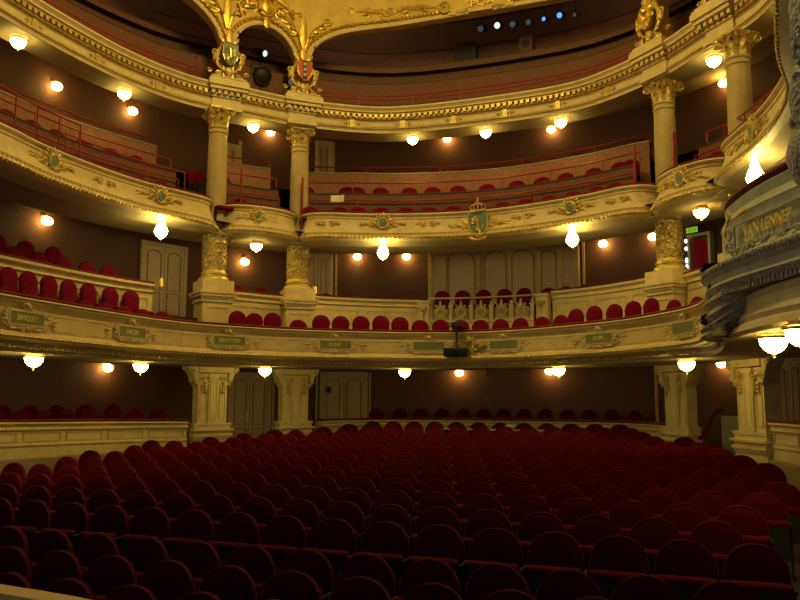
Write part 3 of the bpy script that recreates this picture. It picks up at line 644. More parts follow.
obj('frieze_panel_line', L3(fm), 'creamdark', gal, 25); obj('frieze_strip', L3(st), 'gilt', gal)
for u in (-6.27, -4.42, 4.46, 6.3):   # the entablature breaks forward under each console
    mb = MB().box(-.46, .46, -.30, .1, 9.12, 9.24).box(-.43, .43, -.25, .1, 9.04, 9.12).box(-.33, .33, -.06, .1, 8.60, 8.93).box(-.36, .36, -.11, .1, 8.62, 8.70).box(-.36, .36, -.1, .1, 8.9, 8.95)
    for i in range(6): mb.box(-.38 + .14 * i, -.30 + .14 * i, -.2, .1, 8.95, 9.04)
    mb.frame(B3, u, 0, 0); obj('cornice_break', L3(mb), 'cream', gal, 0)
# gallery floor and benches
mb = MB().sweep(B3, -e, e, [(-.1, 9.2), (-1.28, 9.5), (-1.28, 9.46), (-.1, 9.15)], .3); strip(B3, -e, e, OW, -OE + .2, OE - .2, 10.7, 10.7, 60, mb, -1.3)
obj('deck', L3(mb), 'floor', gal, 0)
for d, z0, z1 in ((-.95, 9.25, 10.24), (-1.5, 9.9, 10.95), (-2.1, 10.3, 11.6)):
    o = obj('bench_partition', L3(MB().sweep(B3, -e, e, [(d, z0), (d, z1), (d - .06, z1), (d - .06, z0)], .3, True)), 'bench' if z1 < 11 else 'bench', gal, 25)
    obj('partition_cap', L3(MB().sweep(B3, -e, e, [(d + .015, z1), (d + .015, z1 + .018), (d - .08, z1 + .018), (d - .08, z1)], .3, True)), 'dirt', o, 25)
for z in (9.66, 9.76):
    for a, b in ((-e, -6.75), (-4.1, 4.1), (6.75, e)):
        r = obj('guard_rail', L3(MB().tube([B3.pos(a + (b - a) * i / 50, -.55, z) for i in range(51)], .017, 6)), 'redpaint', gal)
        if z > 9.7:
            n = round((b - a) / 1.1)
            for i in range(n + 1):
                q = B3.pos(a + (b - a) * i / n, -.55, 0)
                obj('rail_post', L3(MB().tube([(q[0], q[1], 9.3), (q[0], q[1], z)], .014, 5)), 'redpaint', r)
# end scrolls of the rail beside the columns
for u in (-6.8, -4.05, 4.05, 6.8):
    q = B3.pos(u, -.5, 0); mb = MB().tube([(q[0], q[1], 9.3), (q[0], q[1], 9.95)], .022, 6); mb.sphere((q[0], q[1], 9.98), .04)
    obj('rail_newel', L3(mb), 'redpaint', gal)

# ---------------------------------------------------------------- gilded arcade above the gallery
def zin(u):
    a = abs(u)
    if a < 4.3: # wide middle arch
        k = a / 4.3; return 9.85 + 1.63 * (1 - k ** 3) ** .3333
    if 4.55 < a < 6.17:
        k = abs(a - 5.36) / .81; return 10.1 + .86 * math.sqrt(max(0, 1 - k * k))
    if 6.38 < a < 14.5:
        k = abs(a - 10.44) / 4.06; return 9.75 + 1.75 * (1 - k ** 3) ** .3333 if k < 1 else 9.75
    return 9.35
arc = thing('arcade', 'gilded plaster arcade with wide and narrow arches above the top gallery', 'arcade', (0, 17.5, 9.3))
def LA(mb): return mb.xform(lambda p: (p[0], p[1] - 17.5, p[2] - 9.3))
us = sorted(set([-14.6 + .1 * i for i in range(293)] + [s * v for s in (-1, 1) for a, b in ((0, 4.3), (4.55, 6.17), (6.38, 14.5)) for v in [a + (b - a) * (.5 - .5 * cos(pi * i / 40)) for i in range(41)]] + [s * (v + q) for s in (-1, 1) for v in (4.3, 4.55, 6.17, 6.38) for q in (-.003, .003)]))
front = []; back = []
rows = []
for u in us:
    x, y, nx, ny, tx, ty = B3.at(u); z = zin(u)
    P = lambda d, zz: (x + nx * d, y + ny * d, zz)
    zz = [z + (12.2 - z) * k / 5 for k in range(6)]
    rows.append([P(-.32, 13.36), P(-.32, z), P(-.02, z)] + [P(-.02, q) for q in zz[1:]] + [P(.0, 12.3), P(.12, 12.4), P(.5, 13.36)])
obj('arch_wall', LA(MB().grid(rows)), 'arcade', arc, 30)
def arch_pts(a, b, d, dz=0, n=48):
    P = []
    for i in range(n + 1):
        u = (a + b) / 2 - (b - a) / 2 * cos(pi * i / n); uu = min(max(u, a + .002), b - .002); q = B3.pos(uu, d, zin(uu) + dz); P.append(q)
    return P
for a, b in ((-14.4, -6.38), (-6.17, -4.55), (-4.3, 4.3), (4.55, 6.17), (6.38, 14.4)):
    n = 60 if b - a > 2 else 30
    o = obj('archivolt', LA(MB().tube(arch_pts(a, b, .0, -.01, n), .045, 6)), 'cream', arc)
    # beaded gilt rope above it, offset along the arch normal
    pts = arch_pts(a, b, .02, 0, n * 2); mb = MB()
    off = []
    for i, p in enumerate(pts):
        A, B = pts[max(i - 1, 0)], pts[min(i + 1, len(pts) - 1)]
        dx = hypot(B[0] - A[0], B[1] - A[1]); dz = B[2] - A[2]; l = hypot(dx, dz) or 1
        hx, hy = (B[0] - A[0]) / (dx or 1), (B[1] - A[1]) / (dx or 1)
        off.append((p[0] - hx * dz / l * .12, p[1] - hy * dz / l * .12, p[2] + dx / l * .12))
    mb.tube(off, .028, 5)
    last = None
    for p in off:
        if last is None or math.dist(last, p) > .1: mb.sphere(p, .05, 6, 4); last = p
    obj('archivolt_beads', LA(mb), 'gold', o)
# spandrel carvings
def put(mb, k, u, z, d=0): mb.frame(B3, u, d, z, k)
for u, z, w, h in ((-4.4, 11.0, .5, .5), (4.4, 11.0, .5, .5), (-6.3, 11.1, .5, .6), (6.3, 11.1, .5, .6)):
    mb = MB(); leaf(mb, 0, -.5, pi / 2, .9, .18, -.02)
    for s in (-1, 1):
        mb.tube([(s * .02, -.02, -.5), (s * .10, -.03, -.2), (s * .28, -.03, .1), (s * .55, -.03, .3)], [.03, .035, .03, .02], 6)
        scroll(mb, s * .3, -.05, .13, s, 1.3, .025, -.03); scroll(mb, s * .6, .35, .12, -s, 1.3, .022, -.03)
        for i in range(4): leaf(mb, s * (.12 + .13 * i), -.1 + .12 * i, (.2 if s > 0 else pi - .2), .2, .08, -.03)
    mb.frame(B3, u, .0, z); obj('spandrel_carving', LA(mb), 'gold', arc)
for u in (-5.36, 5.36):
    mb = MB(); mb.tube(ringloop(.2, .26, -.06, 22), .045, 6, True); mb.sphere((0, -.03, 0), .2, 10, 6, (.8, .3, 1.1)); foliage(mb, .95, .5, -.04)
    leaf(mb, 0, -.28, -pi / 2, .3, .16, -.08); leaf(mb, 0, .28, pi / 2, .25, .16, -.06)
    for s in (-1, 1): mb.tube([(s * .2, -.05, .25), (s * .5, -.05, .15), (s * .7, -.05, -.15), (s * .62, -.05, -.4)], [.04, .05, .04, .02], 6)
    mb.frame(B3, u, .0, 11.4); obj('arch_cartouche', LA(mb), 'gold', arc)
for u in (-2.6, 2.6, -1.6, 1.6):
    mb = MB(); s = 1 if u > 0 else -1
    mb.tube([(-.55, -.02, -.02), (-.2, -.03, .03), (.2, -.03, .03), (.55, -.02, -.02)], [.02, .045, .05, .03], 6); foliage(mb, .6, .28, -.03); scroll(mb, s * .6, .02, .12, s, 1.5, .025, -.03)
    mb.frame(B3, u, .0, 11.72 if abs(u) > 2 else 11.76); obj('arch_carving', LA(mb), 'gold', arc)
# lettered cartouche over the middle arch
mb = MB(); mb.box(-.62, .62, -.06, .02, -.17, .3).box(-.72, .72, -.03, .02, -.12, .26).box(-.3, .3, -.09, .02, -.24, -.14)
rect_frame(mb, -.6, .6, -.14, .28, -.075, .025)
for s in (-1, 1):
    scroll(mb, s * .92, .0, .13, s, 1.4, .03, -.03); scroll(mb, s * .45, -.2, .06, s, 1.2, .02, -.07); mb.box(s * .7 - .1, s * .7 + .1, -.05, .02, -.22, -.13)
    mb.tube(ringloop(.12, .12, -.05, 18, s * .92, .05), .022, 6, True)
o = obj('cartouche', mb, 'arcade', arc); p = B3.pos(.08, .04, 11.66); o.location = (p[0], p[1] - 17.5, p[2] - 9.3); o.rotation_euler = (0, 0, 0)
text('lettering', 'SPQA', .24, 'letter', o, (0, -.11, -.06), ext=.02, sx=1.25)
def console(u, label, kind):
    x, y, z = B3.pos(u, .06, 9.22); r = thing('shield_console', label, 'console', (x, y, z), B3.rz(u))
    obj('plinth', MB().box(-.44, .44, -.22, .3, .02, .07).box(-.36, .36, -.16, .3, .05, .1).box(-.40, .40, -.18, .3, .1, .13), 'cream', r, 0)
    mb = MB()
    for s in (-1, 1):
        pts = [(s * .14, -.03, .95), (s * .2, -.05, .8), (s * .31, -.06, .66), (s * .32, -.07, .52), (s * .2, -.08, .4), (s * .15, -.09, .28), (s * .24, -.1, .17), (s * .27, -.1, .14)]
        mb.tube(pts, [.04, .05, .06, .06, .05, .05, .06, .05], 8); scroll(mb, s * .31, .72, .09, s, 1.4, .03, -.06, pi if s > 0 else 0); scroll(mb, s * .25, .2, .07, -s, 1.3, .028, -.1)
        for z in (.35, .5, .62): leaf(mb, s * .24, z, 1.2 if s > 0 else pi - 1.2, .16, .07, -.12)
        scroll(mb, s * .42, .3, .06, s, 1.2, .018, -.02)
    mb.box(-.13, .13, -.06, .3, .13, 1.0)
    mb.sphere((0, -.1, .3), .1, 8, 6, (1, .7, 1.2)); mb.sphere((0, -.12, .19), .07, 8, 6); leaf(mb, 0, 1.0, pi / 2, .3, .16, -.06); leaf(mb, -.1, .98, 2.2, .2, .1, -.06); leaf(mb, .1, .98, .9, .2, .1, -.06)
    obj('volute_bracket', mb, 'gilt', r)
    poly = [(x * 1, z + .66) for x, z in shield_poly(.17, .25)] if kind != 'gold' else [(x, z + .66) for x, z in ellipse(.17, .25)]
    sh = obj('shield', MB().prism(poly, -.22, -.12), {'red': 'shieldred', 'lion': 'blue', 'gold': 'gilt'}[kind], r, 20)
    obj('shield_rim', MB().tube([(x, -.21, z) for x, z in poly], .02, 6, True), 'gold', sh)
    if kind == 'red':
        obj('shield_pale', MB().box(-.055, .055, -.232, -.215, .46, .9), 'black', sh, 0)
        mb = MB()
        for z in (.82, .69, .56):
            for s in (-1, 1): mb.tube([(-.04, -.235, z - .04 * s), (.04, -.235, z + .04 * s)], .013, 4)
        obj('shield_saltire', mb, 'white', sh)
    elif kind == 'lion':
        mb = lion(MB(), 1.0, -.235); mb.xform(lambda p: (p[0], p[1], p[2] + .68)); obj('shield_lion', mb, 'gold', sh)
    else:
        mb = MB(); foliage(mb, .16, .3, -.22)
        for i in range(8): leaf(mb, .1 * cos(i), .1 * sin(i * 2.1), i, .16, .07, -.22)
        mb.sphere((0, -.2, .12), .09); mb.xform(lambda p: (p[0], p[1], p[2] + .66)); obj('shield_carving', mb, 'gold', sh)
    return r
console(-6.27, 'gilded volute console with gold lion on a blue shield above the leftmost column', 'lion')
console(-4.42, 'gilded volute console with red shield and three white crosses', 'red')
console(4.46, 'gilded console with carved gold foliage above the right inner column', 'gold')
console(6.3, 'gilded carved console above the rightmost column at the top edge', 'gold')

# ---------------------------------------------------------------- stage lanterns in the gallery
def lantern(u, d, z, label, lens, r=.12, yaw=0, tilt=.42, bar=True):
    x, y, _ = B3.pos(u, d, 0); t = thing('stage_lantern', label, 'spotlight', (x, y, z), B3.rz(u) + yaw, 'stage lanterns in the top gallery')
    def T(mb): return mb.xform(lambda p: (p[0], p[1] * cos(tilt) - p[2] * sin(tilt), p[1] * sin(tilt) + p[2] * cos(tilt)))
    mb = MB().lathe([(.02, .42), (.7 * r, .41), (r, .34), (r * 1.1, .06), (r * 1.1, 0), (r * .98, 0), (r * .96, .04)], 16); mb.xform(lambda p: (p[0], p[2], p[1])); mb.bbox(-r * .9, r * .9, .2, .5, -r * .8, r * .8, .02)
    obj('housing', T(mb), 'black', t)
    obj('lens', T(MB().lathe([(.001, -.01), (r * .6, .0), (r * .95, .04)], 16).xform(lambda p: (p[0], p[2], p[1]))), lens, t)
    obj('yoke', MB().tube([(-r * 1.25, .15, 0), (-r * 1.25, .15, r * 1.7), (r * 1.25, .15, r * 1.7), (r * 1.25, .15, 0)], .015, 6), 'iron', t)
    obj('stand', MB().tube([(0, .15, r * 1.7), (0, .15, r * 1.7 + .3)], .02, 6) if bar else MB().tube([(0, .2, -r), (0, .2, -.7)], .02, 6), 'iron', t)
    return t
lantern(-4.9, -1.3, 10.85, 'stage lantern glowing white under the small left arch, upper of two', 'spotwhite', .085, .35, bar=False)
lantern(-4.45, -.75, 10.0, 'dim stage lantern low beside the red shield', 'spotdim', .13, .35, bar=False)
lantern(-5.1, -.75, 10.0, 'large dark stage lantern low under the small left arch', 'black', .2, bar=False)
lantern(-4.55, -1.6, 10.8, 'dark stage lantern hung right of the glowing white one', 'black', .13, bar=False)
for u, z, l, r, m in ((-.32, 11.82, 'dim stage lantern, leftmost of the row under the wide arch', .09, 'spotdim'), (.1, 11.84, 'bright white stage lantern in the row under the wide arch', .085, 'spotwhite'), (.48, 11.8, 'dim stage lantern just right of the bright white one', .09, 'spotdim'), (.86, 11.78, 'dark stage lantern between the white and the blue ones', .08, 'spotdim'), (1.22, 11.79, 'small blue stage lantern, left of the brightest blue', .055, 'spotblue'), (1.56, 11.8, 'bright blue stage lantern in the middle of three on the right', .075, 'spotblue'), (1.86, 11.72, 'pale stage lantern at the right end of the row', .055, 'spotdim')):
    lantern(u, -1.6, z, l, m, r)
lantern(4.15, -1.6, 10.65, 'pale lit stage lantern right of the right inner console', 'spotdim', .12, -.2, bar=False)
o = obj('lantern_bar', MB().tube([B3.pos(-1.2 + 3.6 * i / 12, -1.75, 12.2) for i in range(13)], .03, 8), 'iron'); tag(o, 'dark pipe carrying the row of lanterns under the wide arch', 'pipe')
for u, z, w, h, l in ((-.75, 11.35, .3, .26, 'black loudspeaker left of the lantern row in the gallery'), (.75, 11.3, .18, .22, 'small brown cased lantern below the lantern row')):
    x, y, _ = B3.pos(u, -1.9, 0); t = thing('loudspeaker' if w > .2 else 'flood_lamp', l, 'loudspeaker' if w > .2 else 'lamp', (x, y, 11.08), B3.rz(u))
    obj('cabinet', MB().bbox(-w, w, -.1, .2, 0, z - 11.08 + h, .02), 'black' if w > .2 else 'bench', t, 0); obj('grille', MB().lathe([(.001, -.0), (w * .6, 0), (w * .65, .02)], 14).xform(lambda p: (p[0], -.1 - p[2], p[1] + (z - 11.08 + h) / 2)), 'iron', t)
# ---------------------------------------------------------------- lamps
def bowl_lamp(label):
    t = thing('ceiling_lamp', label, 'lamp', (0, 0, 0), 0, 'bowl lamps under the balconies')
    obj('ceiling_plate', MB().lathe([(.02, 0), (.12, 0), (.12, -.02), (.07, -.035), (.05, -.05)], 16), 'brass', t)
    obj('bowl', MB().lathe([(.13, -.04), (.135, -.065), (.122, -.12), (.09, -.165), (.055, -.19), (.02, -.2)], 18), 'lamp', t)
    obj('rim', MB().tube([(.14 * cos(a * pi / 10), .14 * sin(a * pi / 10), -.04) for a in range(20)], .018, 6, True), 'brass', t)
    obj('finial', MB().lathe([(.005, -.195), (.02, -.205), (.023, -.22), (.012, -.235), (.016, -.245), (.003, -.255)], 10), 'brass', t)
    return t
def globe_lamp(label):
    t = thing('wall_lamp', label, 'lamp', (0, 0, 0), 0, 'amber globe lamps on the back walls')
    obj('wall_bracket', MB().lathe([(.02, 0), (.06, .0), (.06, .02), (.03, .03), (.02, .08)], 12).xform(lambda p: (p[0], -p[2] + .14, p[1] + .13)).tube([(0, .08, .13), (0, .02, .13), (0, 0, .1)], .014, 6), 'brass', t)
    obj('globe', MB().sphere((0, 0, 0), .105, 12, 8, (1.1, 1.1, .85)), 'globe', t)
    return t
def pendant_lamp(label):
    t = thing('pendant_lamp', label, 'lamp', (0, 0, 0), 0, 'crystal pendants below the middle balcony')
    obj('hook', MB().tube([(0, .1, .32), (0, .02, .36), (0, 0, .33), (0, 0, .26)], .014, 6), 'brass', t)
    obj('crystal_basket', MB().lathe([(.02, .28), (.04, .26), (.05, .16), (.075, .07), (.11, -.0), (.13, -.05), (.125, -.1), (.09, -.16), (.05, -.2), (.02, -.215)], 18), 'crystal', t)
    mb = MB()
    for z, r in ((-.05, .134), (.07, .079)): mb.tube([(r * cos(a * pi / 9), r * sin(a * pi / 9), z) for a in range(18)], .012, 5, True)
    obj('basket_ring', mb, 'brass', t)
    obj('finial', MB().lathe([(.004, -.21), (.022, -.225), (.026, -.24), (.012, -.26), (.004, -.28)], 10), 'brass', t)
    return t
bl = None
for x, y, z, l in ((-6.7, 10.22, 8.585, 'lit bowl lamp under the top gallery, leftmost of all'), (-6.53, 12.86, 8.585, 'lit bowl lamp under the top gallery beside a globe, second from left'), (-5.01, 15.56, 8.585, 'lit bowl lamp under the top gallery between the two left columns'), (-1.75, 17.7, 8.585, 'lit bowl lamp under the top gallery, just right of the left inner column'), (.08, 17.82, 8.585, 'lit bowl lamp under the top gallery over the middle of the hall'), (1.9, 17.7, 8.585, 'lit bowl lamp under the top gallery, right of the middle one'), (5.13, 15.3, 8.585, 'lit bowl lamp under the top gallery beside the rightmost column'), (6.37, 13.44, 8.585, 'lit bowl lamp under the top gallery at the right edge'),
        (-4.88, 8.25, 2.79, 'lit bowl lamp under the lowest balcony at the far left edge'), (-4.92, 9.25, 2.79, 'large lit bowl lamp under the lowest balcony, second from left'), (-5.03, 11.88, 2.79, 'lit bowl lamp under the lowest balcony, left of the left pillar'), (-3.95, 14.53, 2.79, 'lit bowl lamp under the lowest balcony between the left pillars'), (-1.5, 16.44, 2.79, 'lit bowl lamp under the lowest balcony right of the left inner pillar'), (1.94, 16.2, 2.79, 'lit bowl lamp under the lowest balcony right of the projector'), (4.41, 13.83, 2.79, 'lit bowl lamp under the lowest balcony in front of the right inner pillar'), (5.22, 8.55, 2.79, 'large lit bowl lamp under the lowest balcony near the right edge'), (5.34, 7.5, 2.79, 'lit bowl lamp under the lowest balcony, cut by the right edge'),
        (-4.72, 15.35, 5.66, 'lit bowl lamp under the small left balcony between columns'), (4.78, 15.25, 5.66, 'lit bowl lamp under the small right balcony near the exit sign')):
    if bl is None: bl = bowl_lamp(l); bl.location = (x, y, z)
    else: dup(bl, (x, y, z), 0, l)
gl = None
for u, z, l in ((-12.85, 8.66, 'amber globe lamp on the wall below the top gallery, far left'), (-10.73, 8.82, 'amber globe lamp just right of a bowl lamp, top left wall'), (-6.73, 9.26, 'amber globe lamp glimpsed above the small left balcony'), (-1.64, 9.32, 'amber globe lamp glimpsed under the top gallery near the middle'), (1.3, 9.26, 'amber globe lamp beside a bowl lamp under the top gallery'), (6.05, 9.25, 'small amber globe lamp beside the rightmost column top'),
        (-12.89, 5.74, 'amber globe lamp on the left wall above the side terrace'), (-7.38, 5.64, 'amber globe lamp between the two left columns'), (-4.18, 5.99, 'amber globe lamp right of the left inner column, outer of two'), (-2.8, 6.0, 'amber globe lamp left of the panelled wall bay'), (2.62, 6.02, 'amber globe lamp right of the panelled wall bay'), (3.94, 6.03, 'amber globe lamp beside the right inner column'),
        (-11.08, 2.78, 'amber globe lamp at stalls level on the left wall'), (-1.34, 2.8, 'amber globe lamp at stalls level below the projector'), (1.1, 2.82, 'amber globe lamp at stalls level beside the bowl lamp'), (5.61, 2.9, 'amber globe lamp over the dark doorway between the right pillars')):
    loc = OW.pos(u, .14, z); rz = OW.rz(u)
    if gl is None: gl = globe_lamp(l); gl.location = loc; gl.rotation_euler = (0, 0, rz)
    else: dup(gl, loc, rz, l)
pn = None
for (x, y), z, rz, l in (((-5.36, 12.74), 5.5, 1.3, 'bright crystal pendant below the left section of the middle balcony'), ((-2.03, 16.43), 5.5, .3, 'bright crystal pendant left of the royal crest'), ((2.27, 16.33), 5.5, -.3, 'bright crystal pendant right of the royal crest'), ((5.47, 12.3), 5.44, -1.3, 'bright crystal pendant above the lettered box on the right'), ((-5.2, 9.9), 5.44, 1.5, None)):
    if l is None: continue
    if pn is None: pn = pendant_lamp(l); pn.location = (x, y, z); pn.rotation_euler = (0, 0, rz)
    else: dup(pn, (x, y, z), rz, l)
# ---------------------------------------------------------------- seats (face -Y, origin on the floor under the backrest)
def arch_outline(w, h, n=14, q=2.15):
    # rounded top panel outline from (−w,0) up and over to (w,0)
    return [(-w * math.copysign(abs(cos(pi * i / n)) ** (2 / q), cos(pi * i / n)), h * abs(sin(pi * i / n)) ** (2 / q)) for i in range(n + 1)]
def pad(mb, w, h, z0, zs, thick, y=0, n=16, lean=0):
    # puffed backrest: outline straight to zs then arched; front bulges towards -Y
    out = [(-w * .94, z0)] + [(x, zs + z) for x, z in arch_outline(w, h, n)] + [(w * .94, z0)]
    cx, cz = 0, (z0 + zs + h) / 2; rows = []
    for k, yy in ((1.0, thick * .2), (1.0, -.02 * 0), (.97, -thick * .28), (.9, -thick * .42), (.6, -thick * .52), (.2, -thick * .56)):
        rows.append([(cx + (x - cx) * k, y + yy + lean * (cz + (z - cz) * k - z0), cz + (z - cz) * k) for x, z in out])
    rows.insert(0, [(x * .93, y + thick * .34 + lean * (z - z0) * .95, cz + (z - cz) * .93) for x, z in out])
    return mb.grid(rows, True, False, True)
def stalls_seat(label):
    t = thing('stalls_chair', label, 'seat', (0, 0, 0), 0, 'red velvet stalls seats')
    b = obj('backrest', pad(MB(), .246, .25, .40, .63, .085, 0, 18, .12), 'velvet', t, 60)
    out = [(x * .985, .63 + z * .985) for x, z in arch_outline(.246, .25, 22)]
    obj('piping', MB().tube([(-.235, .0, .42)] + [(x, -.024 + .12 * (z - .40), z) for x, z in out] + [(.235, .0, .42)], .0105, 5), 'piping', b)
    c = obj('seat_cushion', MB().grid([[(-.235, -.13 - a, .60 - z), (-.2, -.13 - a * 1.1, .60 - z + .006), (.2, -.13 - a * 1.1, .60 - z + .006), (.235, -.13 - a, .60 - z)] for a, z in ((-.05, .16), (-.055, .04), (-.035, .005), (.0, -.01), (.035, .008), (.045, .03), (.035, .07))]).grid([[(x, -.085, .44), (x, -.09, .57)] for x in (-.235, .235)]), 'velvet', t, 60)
    obj('seat_underside', MB().bbox(-.23, .23, -.165, -.12, .20, .555, .012), 'shell', t, 0)
    obj('backrest_shell', MB().bbox(-.225, .225, .045, .06, .30, .62, .006), 'shell', t, 0)
    for s in (-1, 1):
        f = obj('side_frame', MB().prism([(-.17, 0), (.08, 0), (.08, .025), (.03, .03), (.03, .54), (-.12, .54), (-.12, .03), (-.17, .025)], -.007, .007).xform(lambda p, s=s: (s * .262 + p[1], p[0], p[2])), 'iron', t, 0)
        obj('armrest', MB().bbox(s * .2615 - .0085, s * .2615 + .0085, -.22, .02, .54, .585, .006), 'shell', t, 0)
    return t
XLL = {3: 5.7, 5: 5.7, 7: 5.7}
XL = {0: 4.9, 1: 5.0, 2: 5.2, 3: 5.2, 4: 5.45, 5: 5.2, 6: 5.5, 7: 5.2, 8: 5.2, 9: 4.9, 10: 4.45, 11: 3.6, 12: 3.3, 13: 3.0}
rows = []
for n in range(13, -1, -1):
    y = 7.144 + .8484 * n; rows.append((y, fz(y), 0 if n % 2 == 0 else .27, XL[n]))
rows += [(6.02, 0, .27, 5.0), (5.25, 0, 0, 4.9), (4.48, 0, .27, 4.7), (3.72, 0, 0, 4.5)]
camx, cyaw = 4.38, .3497
def px_of(x, y):   # is a seat inside (or just beside) the photographed field
    X = (x - camx) * cos(cyaw) + y * sin(cyaw); Z = -(x - camx) * sin(cyaw) + y * cos(cyaw)
    return X / Z
st0 = None
for r, (y, z, off, lim) in enumerate(rows):
    xs = [k * .54 + off for k in range(-12, 12) if -XLL.get(13 - r, lim) <= k * .54 + off <= lim]
    vis = [x for x in xs if -.57 < px_of(x, y) < .56]
    rr = 'rear row' if r == 0 else 'front row' if r == len(rows) - 1 else ORD[r + 1] + ' row from the back' if r < 11 else ORD[len(rows) - r] + ' row from the front'
    fullL = vis[0] == xs[0]
    for i, x in enumerate(vis):
        if fullL:
            pos = ORD[i + 1] + ' from its left end' if i < len(vis) / 2 or vis[-1] != xs[-1] else (ORD[len(vis) - i] + ' from its right end')
        elif vis[-1] == xs[-1]: pos = ORD[len(vis) - i] + ' from its right end'
        else: pos = ORD[i + 1] + ' from the left edge'
        pos = pos.replace('first from its left end', 'leftmost').replace('first from its right end', 'rightmost') if not pos.startswith('twenty') else pos
        lab = f'red velvet stalls seat in the {rr}, {pos}'
        if st0 is None: st0 = stalls_seat(lab); st0.location = (x, y, z)
        else: dup(st0, (x, y, z), 0, lab)

def balcony_seat(label, name='balcony_chair', V='velvetlit'):
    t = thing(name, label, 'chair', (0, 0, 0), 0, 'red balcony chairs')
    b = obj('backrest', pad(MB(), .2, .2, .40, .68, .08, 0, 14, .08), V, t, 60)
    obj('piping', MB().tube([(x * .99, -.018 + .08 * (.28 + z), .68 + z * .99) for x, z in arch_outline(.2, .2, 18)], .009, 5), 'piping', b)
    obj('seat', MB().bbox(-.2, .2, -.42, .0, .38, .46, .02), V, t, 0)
    for sx in (-1, 1):
        for yy in (-.38, .02): obj('leg', MB().tube([(sx * .17, yy, 0), (sx * .17, yy, .385)], [.014, .02], 6), 'dirt', t)
    return t
bc0 = None
def bchair(x, y, z, rz, label, group):
    global bc0
    if bc0 is None:
        bc0 = balcony_seat(label); bc0.location = (x, y, z); bc0.rotation_euler = (0, 0, rz); bc0['group'] = group
    else: dup(bc0, (x, y, z), rz, label, group)
UB = [(-4.86, 3.98), (-4.5, 3.96), (-4.14, 3.99), (-3.65, 3.86), (-3.19, 3.99), (-2.77, 3.98), (-2.32, 3.99), (-1.89, 4.01), (-1.5, 3.99), (-1.1, 3.92), (-0.69, 3.93), (-0.33, 3.92), (0.01, 3.91), (0.36, 3.91), (0.75, 3.91), (1.23, 3.9), (1.64, 3.9), (2.0, 4.0), (2.45, 4.02), (2.94, 4.01), (3.37, 4.02), (3.77, 4.03), (4.27, 3.93), (4.86, 3.9), (5.3, 3.9), (5.75, 3.9)]
for i, (u, zt) in enumerate(UB):
    p = B1.pos(u, -.75, zt - .88)
    lab = f'red chair behind the lowest balcony rail, {ORD[i + 1]} of its central row from the left' if i < 13 else f'red chair behind the lowest balcony rail, {ORD[len(UB) - i]} of its central row from the right'
    bchair(p[0], p[1], p[2], B1.rz(u), lab, 'red chairs along the lowest balcony rail')
for i, u in enumerate((-9.85, -9.4, -8.97, -8.49, -8.03, -7.59, -7.11, -6.67)):
    p = B1.pos(u, -1.2, 3.36); bchair(p[0], p[1], p[2], B1.rz(u), f'bright red chair on the left side balcony before the terrace wall, {ORD[i + 1]} from the left', 'red chairs on the left side of the lowest balcony')
for i, u in enumerate((-9.9, -9.45, -9.0, -8.55, -8.1, -7.65, -7.2, -6.78, -6.36)):
    p = B1.pos(u, -.72, 2.97 if i < 7 else 2.95); bchair(p[0], p[1], p[2], B1.rz(u), f'low dark red chair right behind the left balcony rail, {ORD[i + 1]} from the left', 'low chairs against the left balcony rail')
def terrace(us, zt, d, lab, grp, side='left'):
    for i, u in enumerate(us):
        p = PR.pos(u, d, zt - .88); bchair(p[0], p[1], p[2], PR.rz(u), lab + f', {ORD[i + 1]} from the left', grp)
terrace((-12.1, -11.55, -11.0, -10.45, -9.9, -9.4), 4.78, -.45, 'dark red chair behind the left terrace wall, front row', 'dark chairs behind the left terrace wall')
terrace((-11.9, -11.3, -10.7, -10.1), 5.1, -1.15, 'dark red chair behind the left terrace wall, rear row', 'dark chairs behind the left terrace wall')
terrace((-6.35, -5.75), 4.72, -.45, 'dark red chair behind the ledge between the left columns', 'chairs between the left columns')
terrace((-4.1, -3.55, -2.95, -2.4), 4.72, -.45, 'red chair top showing over the ledge left of the ring balustrade', 'chairs left of the ring balustrade')
terrace((-1.32, -.84, -.34, .15, .62), 4.87, -.45, 'dark red chair behind the ring balustrade', 'chairs behind the ring balustrade')
terrace((1.2, 1.62, 2.1, 2.95, 3.4, 3.85), 4.83, -.45, 'red chair showing over the ledge right of the ring balustrade', 'chairs right of the ring balustrade')
terrace((7.75, 8.3), 4.85, -.45, 'red chair over the ledge beside the exit curtain', 'chairs beside the exit curtain')
xc0 = None
def boxchairs(path, us, zt, d, lab, grp):
    for i, u in enumerate(us):
        p = path.pos(u, d, zt - .88); lb = lab + f', {ORD[i + 1]} from the left'; global xc0
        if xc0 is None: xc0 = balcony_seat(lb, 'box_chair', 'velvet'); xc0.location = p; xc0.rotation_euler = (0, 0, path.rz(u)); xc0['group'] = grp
        else: dup(xc0, p, path.rz(u), lb, grp)
boxchairs(PR, [-12.6 + .5 * i for i in range(10)], 1.9, -.55, 'dark red chair behind the left stalls parapet, front row', 'dark chairs behind the left stalls parapet')
boxchairs(PR, [-11.9 + .55 * i for i in range(7)], 1.98, -1.35, 'dark red chair behind the left stalls parapet, rear row', 'dark chairs behind the left stalls parapet')
boxchairs(PL, [-3.1 + .515 * i for i in range(13)], 1.86, -.45, 'dark red chair behind the rear stalls parapet', 'dark chairs behind the rear stalls parapet')

